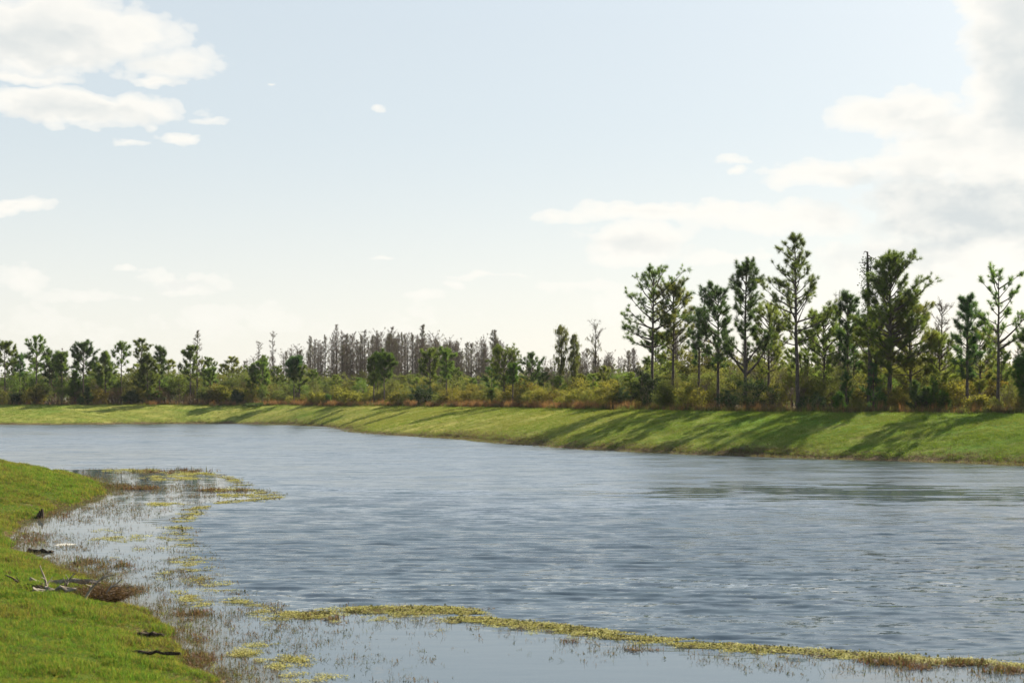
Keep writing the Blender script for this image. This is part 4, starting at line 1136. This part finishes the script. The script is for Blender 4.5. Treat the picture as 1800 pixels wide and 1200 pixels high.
def mat_piece(nb, rad, mat, size):
    """small floating clump: overlapping little leaves nearly flat on the water"""
    Lf = Leaves(); a = rng.uniform(0, 6.28, nb); r_ = rad * np.sqrt(rng.random(nb))
    P = np.stack([np.cos(a) * r_, np.sin(a) * r_, rng.uniform(.0, .010, nb)], 1)
    n_ = nb; d = unit(np.stack([rng.normal(size=n_), rng.normal(size=n_), rng.uniform(-.03, .16, n_)], 1)); s = unit(np.cross(d, np.stack([rng.normal(0, .3, n_), rng.normal(0, .3, n_), np.ones(n_)], 1)))
    sz = size * rng.uniform(.6, 1.3, (n_, 1))
    v = np.stack([P, P + d * sz * .5 + s * sz * .4, P + d * sz, P + d * sz * .5 - s * sz * .4], 1).reshape(-1, 3)
    k = np.arange(n_)[:, None] * 4
    return mesh_from('floating_clump', v, np.concatenate([k + np.array([[0, 1, 2]]), k + np.array([[0, 2, 3]])]), M[mat], False, {'tint': np.repeat(rng.random(n_), 4)})


# yellow band along the edge of the calm water
seg = weed_line; L_ = np.r_[0, np.cumsum(np.hypot(*np.diff(seg, axis=0).T))]
n = 60000
q = rng.uniform(0, L_[-1], n); bx = np.interp(q, L_, seg[:, 0]); by = np.interp(q, L_, seg[:, 1])
pxx = 900 + bx / by * F
wid_ = np.interp(pxx, [250, 420, 520, 640, 800, 860, 1000, 1400, 1800], [.8, .6, 1.1, 1.3, 1.4, .55, .42, .45, .32]) * np.where(by > 45, 1.6, 1)
offy = rng.normal(0, .5, n)
x = bx + rng.normal(0, .2, n); y = by - np.abs(offy) * wid_ * 1.0 + .1
foot = by < 30
mk = smooth(fbm(x * 1.1, y * 1.6, 4, 131), .44, .56)
prob = np.where(foot & (pxx > 500), np.where(pxx > 850, .72 * smooth(fbm(x * 1.3, y * 2.0, 4, 133), .34, .56) + .10, .9 * mk + .06), .05 * mk)
prob = np.where((pxx > 1580) & foot, prob * .55, prob)
keep = (rng.random(n) < prob) & (pxx > 180)
z_, sd_, _ = terrain(x, y); keep &= sd_ < -.1
alg = [mat_piece(40, .10, 'algae', .024) for _ in range(6)]
scatter('floating_algae', np.stack([x[keep], y[keep], np.full(keep.sum(), .006)], 1), rng.uniform(.5, 1.5, keep.sum()) * np.where(y[keep] > 40, 1.5, 1), alg + [mat_piece(30, .10, 'weed', .03), mat_piece(24, .10, 'leaf_brown', .03)], 'yellow-green algae band floating along the edge of the ripples', 'algae', .05)
# scattered yellow patches in the bay: centre px, half width px, half height px
PATCH = [(200, 948, 35, 7), (190, 934, 22, 4), (255, 945, 40, 5), (270, 968, 45, 5), (220, 980, 25, 5), (320, 985, 40, 6), (350, 995, 35, 5), (365, 1019, 36, 7), (330, 1045, 28, 18), (300, 1012, 30, 10), (400, 1062, 60, 9),
         (452, 1132, 30, 7), (500, 1165, 50, 14), (440, 1075, 40, 6), (300, 840, 60, 5), (240, 828, 60, 4), (420, 871, 60, 3.5), (400, 861, 50, 3), (290, 886, 45, 3), (430, 1150, 30, 10), (540, 1190, 60, 10), (340, 833, 50, 3)]
xs_, ys_ = [], []
for cx, cyy, rx, ry in PATCH:
    m = int(30 * rx * ry / 50 * (1 if cyy > 900 else 5)) + 60
    a = rng.uniform(0, 6.28, m); r_ = np.sqrt(rng.random(m)) * rng.uniform(.6, 1.1, m)
    w = [W2(cx + math.cos(a[i_]) * r_[i_] * rx, cyy + math.sin(a[i_]) * r_[i_] * ry) for i_ in range(m)]
    xs_ += [v[0] for v in w]; ys_ += [v[1] for v in w]
x = np.array(xs_); y = np.array(ys_); keep = rng.random(len(x)) < smooth(fbm(x * 2.6, y * 1.5, 4, 141), .45, .70) * .22
z_, sd_, _ = terrain(x, y); keep &= sd_ < -.1
scatter('algae_patches', np.stack([x[keep], y[keep], np.full(keep.sum(), .007)], 1), rng.uniform(.6, 1.5, keep.sum()) * (.6 + y[keep] / 50), alg, 'small yellow-green algae patches scattered over the weedy left shallows', 'algae', .05)
# brown and reddish mats
BROWN = [(215, 857, 45, 5, 3), (255, 858, 25, 3, 3), (300, 829, 70, 4, 2), (400, 862, 50, 3, 2), (140, 1030, 50, 14, 2), (150, 985, 40, 10, 1.5), (210, 1000, 40, 12, 1), (560, 1087, 40, 5, 2), (590, 1097, 20, 3, 2), (720, 1078, 50, 4, 1.5),
         (355, 1078, 26, 5, 1.5), (300, 1085, 60, 10, 1), (330, 1120, 40, 12, .8), (340, 1160, 40, 14, 1), (1550, 1165, 60, 6, 1.5), (1600, 1172, 60, 6, 1.5), (1690, 1166, 70, 5, 1.5), (1770, 1180, 50, 5, 2), (1150, 1143, 30, 3, 1.2), (1120, 1140, 20, 4, 1), (1010, 1128, 16, 4, 1), (60, 945, 30, 10, 1), (240, 1040, 50, 12, .8), (90, 905, 50, 6, .8)]
xs_, ys_, rd = [], [], []
for cx, cyy, rx, ry, dn_ in BROWN:
    m = int((12 * rx * ry / 50 * (1 if cyy > 900 else 3) + 26) * dn_)
    a = rng.uniform(0, 6.28, m); r_ = np.sqrt(rng.random(m)) * rng.uniform(.6, 1.2, m)
    w = [W2(cx + math.cos(a[i_]) * r_[i_] * rx, cyy + math.sin(a[i_]) * r_[i_] * ry) for i_ in range(m)]
    xs_ += [v[0] for v in w]; ys_ += [v[1] for v in w]
x = np.array(xs_); y = np.array(ys_); keep = rng.random(len(x)) < .05 + .6 * smooth(fbm(x * 2.2, y * 1.2, 4, 151), .42, .62)
br_ = [tuft(9, .09, .12, .012, 'leaf_brown', 1.0, .7), tuft(9, .06, .14, .014, 'leaf_brown', 1.6, .5), mat_piece(18, .09, 'leaf_brown', .04), tuft(7, .06, .12, .010, 'weed', 1.4, .5), tuft(8, .08, .12, .010, 'algae_red', 1.2, .5), tuft(7, .12, .1, .01, 'weed', .9, .5)]
scatter('brown_weed_mats', np.stack([x[keep], y[keep], np.full(keep.sum(), .004)], 1), rng.uniform(.6, 1.4, keep.sum()) * (.6 + y[keep] / 45), br_, 'brown and reddish weed mats floating in the shallows', 'water weeds', .1)

# ------------------------------------------------------------------ driftwood and other single things on the near shore
def rough_log(L, r_, mat, name, wob=.05, k=9, n=9, split=False):
    T = Tubes(); t = np.linspace(0, 1, n)
    p = np.stack([t * L, np.cumsum(rng.normal(0, wob * L / n * 2, n)), r_ * .35 + np.abs(rng.normal(0, wob * .25, n))], 1)
    T.tube(p, r_ * (1 - .45 * t) * rng.uniform(.75, 1.2, n), k, True)
    v = T.v[0]; v += rng.normal(0, r_ * .22, v.shape)
    b0 = T.n; T.v.append(p[:1] - np.array([[r_ * .2, 0, 0]])); T.t.append(np.stack([(np.arange(k) + 1) % k, np.arange(k), np.full(k, b0)], -1)); T.n += 1
    return T.mesh(name, M[mat], False)


def on_ground(px, py, zg=.0):
    x, y = W2(px, py, zg); z = max(ground_z(x, y), 0.0)
    x, y = W2(px, py, z); return x, y, max(ground_z(x, y), 0.0)


def single(name, me, px, py, rz, label, cat, sink=.02):
    x, y, z = on_ground(px, py); o = link(name, me, None, (x, y, z - sink)); o.rotation_euler.z = rz
    if name == 'tree_stump': o.scale = (.8, .8, .8)
    tag(o, label, cat); return o


# stump with jagged top
T = Tubes()
for (a, h, r_) in [(0, .42, .11), (1.8, .34, .09), (3.6, .26, .10), (5.0, .18, .07)]:
    c = np.array([math.cos(a) * .08, math.sin(a) * .08, 0]); T.tube([c + [0, 0, -.1], c + [.01, 0, h * .5], c * .9 + [0.02, 0, h]], [r_, r_ * .85, r_ * .35], 7, True)
me = T.mesh('stump', M['drift_dark'], False)
single('tree_stump', me, 70, 908, .4, 'short dark jagged stump at the waterline of the left bank', 'stump')
me = rough_log(.7, .085, 'drift_dark', 'log', .06); single('log', me, 50, 970, -.25, 'dark wet chunk of wood lying in the shallows', 'log')
me = rough_log(1.35, .06, 'drift', 'branch', .12); single('driftwood', me, 52, 1032, .12, 'pale bowed driftwood branch, upper one of the heap on the bank', 'driftwood', .0)
me = rough_log(1.15, .045, 'drift', 'branch', .05); o = single('driftwood', me, 68, 1034, -1.05, 'straight bleached pole lying slantwise across the driftwood heap', 'driftwood', -.05)
me = rough_log(.75, .05, 'drift', 'branch', .08); single('driftwood', me, 58, 1054, .35, 'short forked bleached stick at the lower left of the heap', 'driftwood')
me = rough_log(.6, .05, 'drift_dark', 'branch', .08); single('driftwood', me, 14, 1042, .1, 'dark knotted stick left of the driftwood heap', 'driftwood')


def dead_branch(px, py, L, rz, label, forks=3, mat='drift'):
    T = Tubes(); b = bent((0, 0, .02), (math.cos(1.1), 0, math.sin(1.1)), L, 6, -.12, .12); T.tube(b, np.linspace(.028, .010, 6), 5)
    for q in range(forks):
        c = bent(b[q + 1], rng.normal(0, .6, 3) + np.array([.4, 0, .5]), L * .4, 4, 0, .15); T.tube(c, np.linspace(.015, .006, 4), 4)
    single('branch', T.mesh('branch', M[mat]), px, py, rz, label, 'branch')


dead_branch(84, 1044, .5, 2.6, 'thin bleached twig between the two driftwood branches', 2)
dead_branch(112, 1048, .45, -.4, 'short pale twig right under the slanting pole', 3)
dead_branch(38, 1046, .4, 3.0, 'dark twig left of the driftwood heap', 2, 'drift_dark')
dead_branch(148, 1063, .75, .6, 'bleached twig standing up in front of the brown dead bush')
dead_branch(178, 1060, .55, .2, 'smaller bleached twig right of the other upright one')
dead_branch(196, 1056, .5, .1, 'thin pale twig at the right foot of the brown dead bush', 2)
me = rough_log(1.0, .045, 'drift_dark', 'log', .06); me.transform(__import__('mathutils').Matrix.Scale(.75, 4)); single('log', me, 232, 1148, -.15, 'dark rotting log half sunk in grass at the foot of the bank', 'log')
me = rough_log(.5, .05, 'drift_dark', 'log', .05); single('log', me, 236, 1113, -.1, 'small dark wood scrap in the grass above the rotting log', 'log')
# brown dead bush on the bank
T = Tubes(); Lf = Leaves(); n = 1300
a = rng.uniform(0, 6.28, n); sp_ = rng.uniform(0, .9, n)
p0 = np.stack([np.cos(a) * .35 * rng.random(n), np.sin(a) * .35 * rng.random(n), np.zeros(n)], 1)
d = unit(np.stack([np.cos(a) * sp_ * 1.4, np.sin(a) * sp_ * 1.4, np.ones(n) * .8], 1)); l_ = rng.uniform(.25, .68, (n, 1))
T.spikes(p0, p0 + d * l_, .014); mid = p0 + d * l_ * .6
T.spikes(mid, mid + unit(d + rng.normal(0, .6, (n, 3))) * .22, .008)
Lf.leaves(np.repeat(p0 + d * l_ * rng.uniform(.3, 1, (n, 1)), 5, 0) + rng.normal(0, .05, (n * 5, 3)), .035, rng.random(n * 5))
x, y, z = on_ground(163, 1056)
tree('dead_bush', (T.mesh('dead_stems', M['leaf_brown']), Lf.mesh('dead_leaves', M['leaf_brown'])), x, y, 0, (1.3, 1.1, .62), 'brown tangled dead bush at the water edge beside the driftwood', 'bush', names=('stems', 'leaves'))

# ripple-edge scum: one pale foam patch
m_, t_ = new_mat('pale_scum')
p_ = t_.n('ShaderNodeBsdfPrincipled'); tcc = t_.n('ShaderNodeTexCoord')
t_.put(p_.inputs['Base Color'], t_.mix(t_.noise(tcc.outputs['Object'], 14, 4), C4(.30, .29, .24), C4(.58, .56, .50))); p_.inputs['Roughness'].default_value = .7
t_.put(t_.out.inputs[0], p_.outputs[0])
x0, y0 = W2(113, 957); na, nr = 40, 6; V = [(0, 0, .022)]
for r_i in range(1, nr + 1):
    for a_i in range(na):
        a = a_i / na * 2 * math.pi; rr = r_i / nr * (1 + .35 * math.sin(3 * a + 1) * .5 + rng.normal(0, .05))
        V.append((math.cos(a) * rr * .26, math.sin(a) * rr * .30, .024 * (1 - (r_i / nr) ** 2) + rng.uniform(0, .006) + (.0 if r_i < nr else -.004)))
Fc = [(0, 1 + a_i, 1 + (a_i + 1) % na) for a_i in range(na)]
me = bpy.data.meshes.new('foam')
Fq = [(1 + (r_i - 1) * na + a_i, 1 + r_i * na + a_i, 1 + r_i * na + (a_i + 1) % na, 1 + (r_i - 1) * na + (a_i + 1) % na) for r_i in range(1, nr) for a_i in range(na)]
me.from_pydata(V, [], Fc + Fq); me.materials.append(m_)
o = link('foam_patch', me, None, (x0, y0, .004)); tag(o, 'small pale foam patch floating in the left shallows', 'foam')
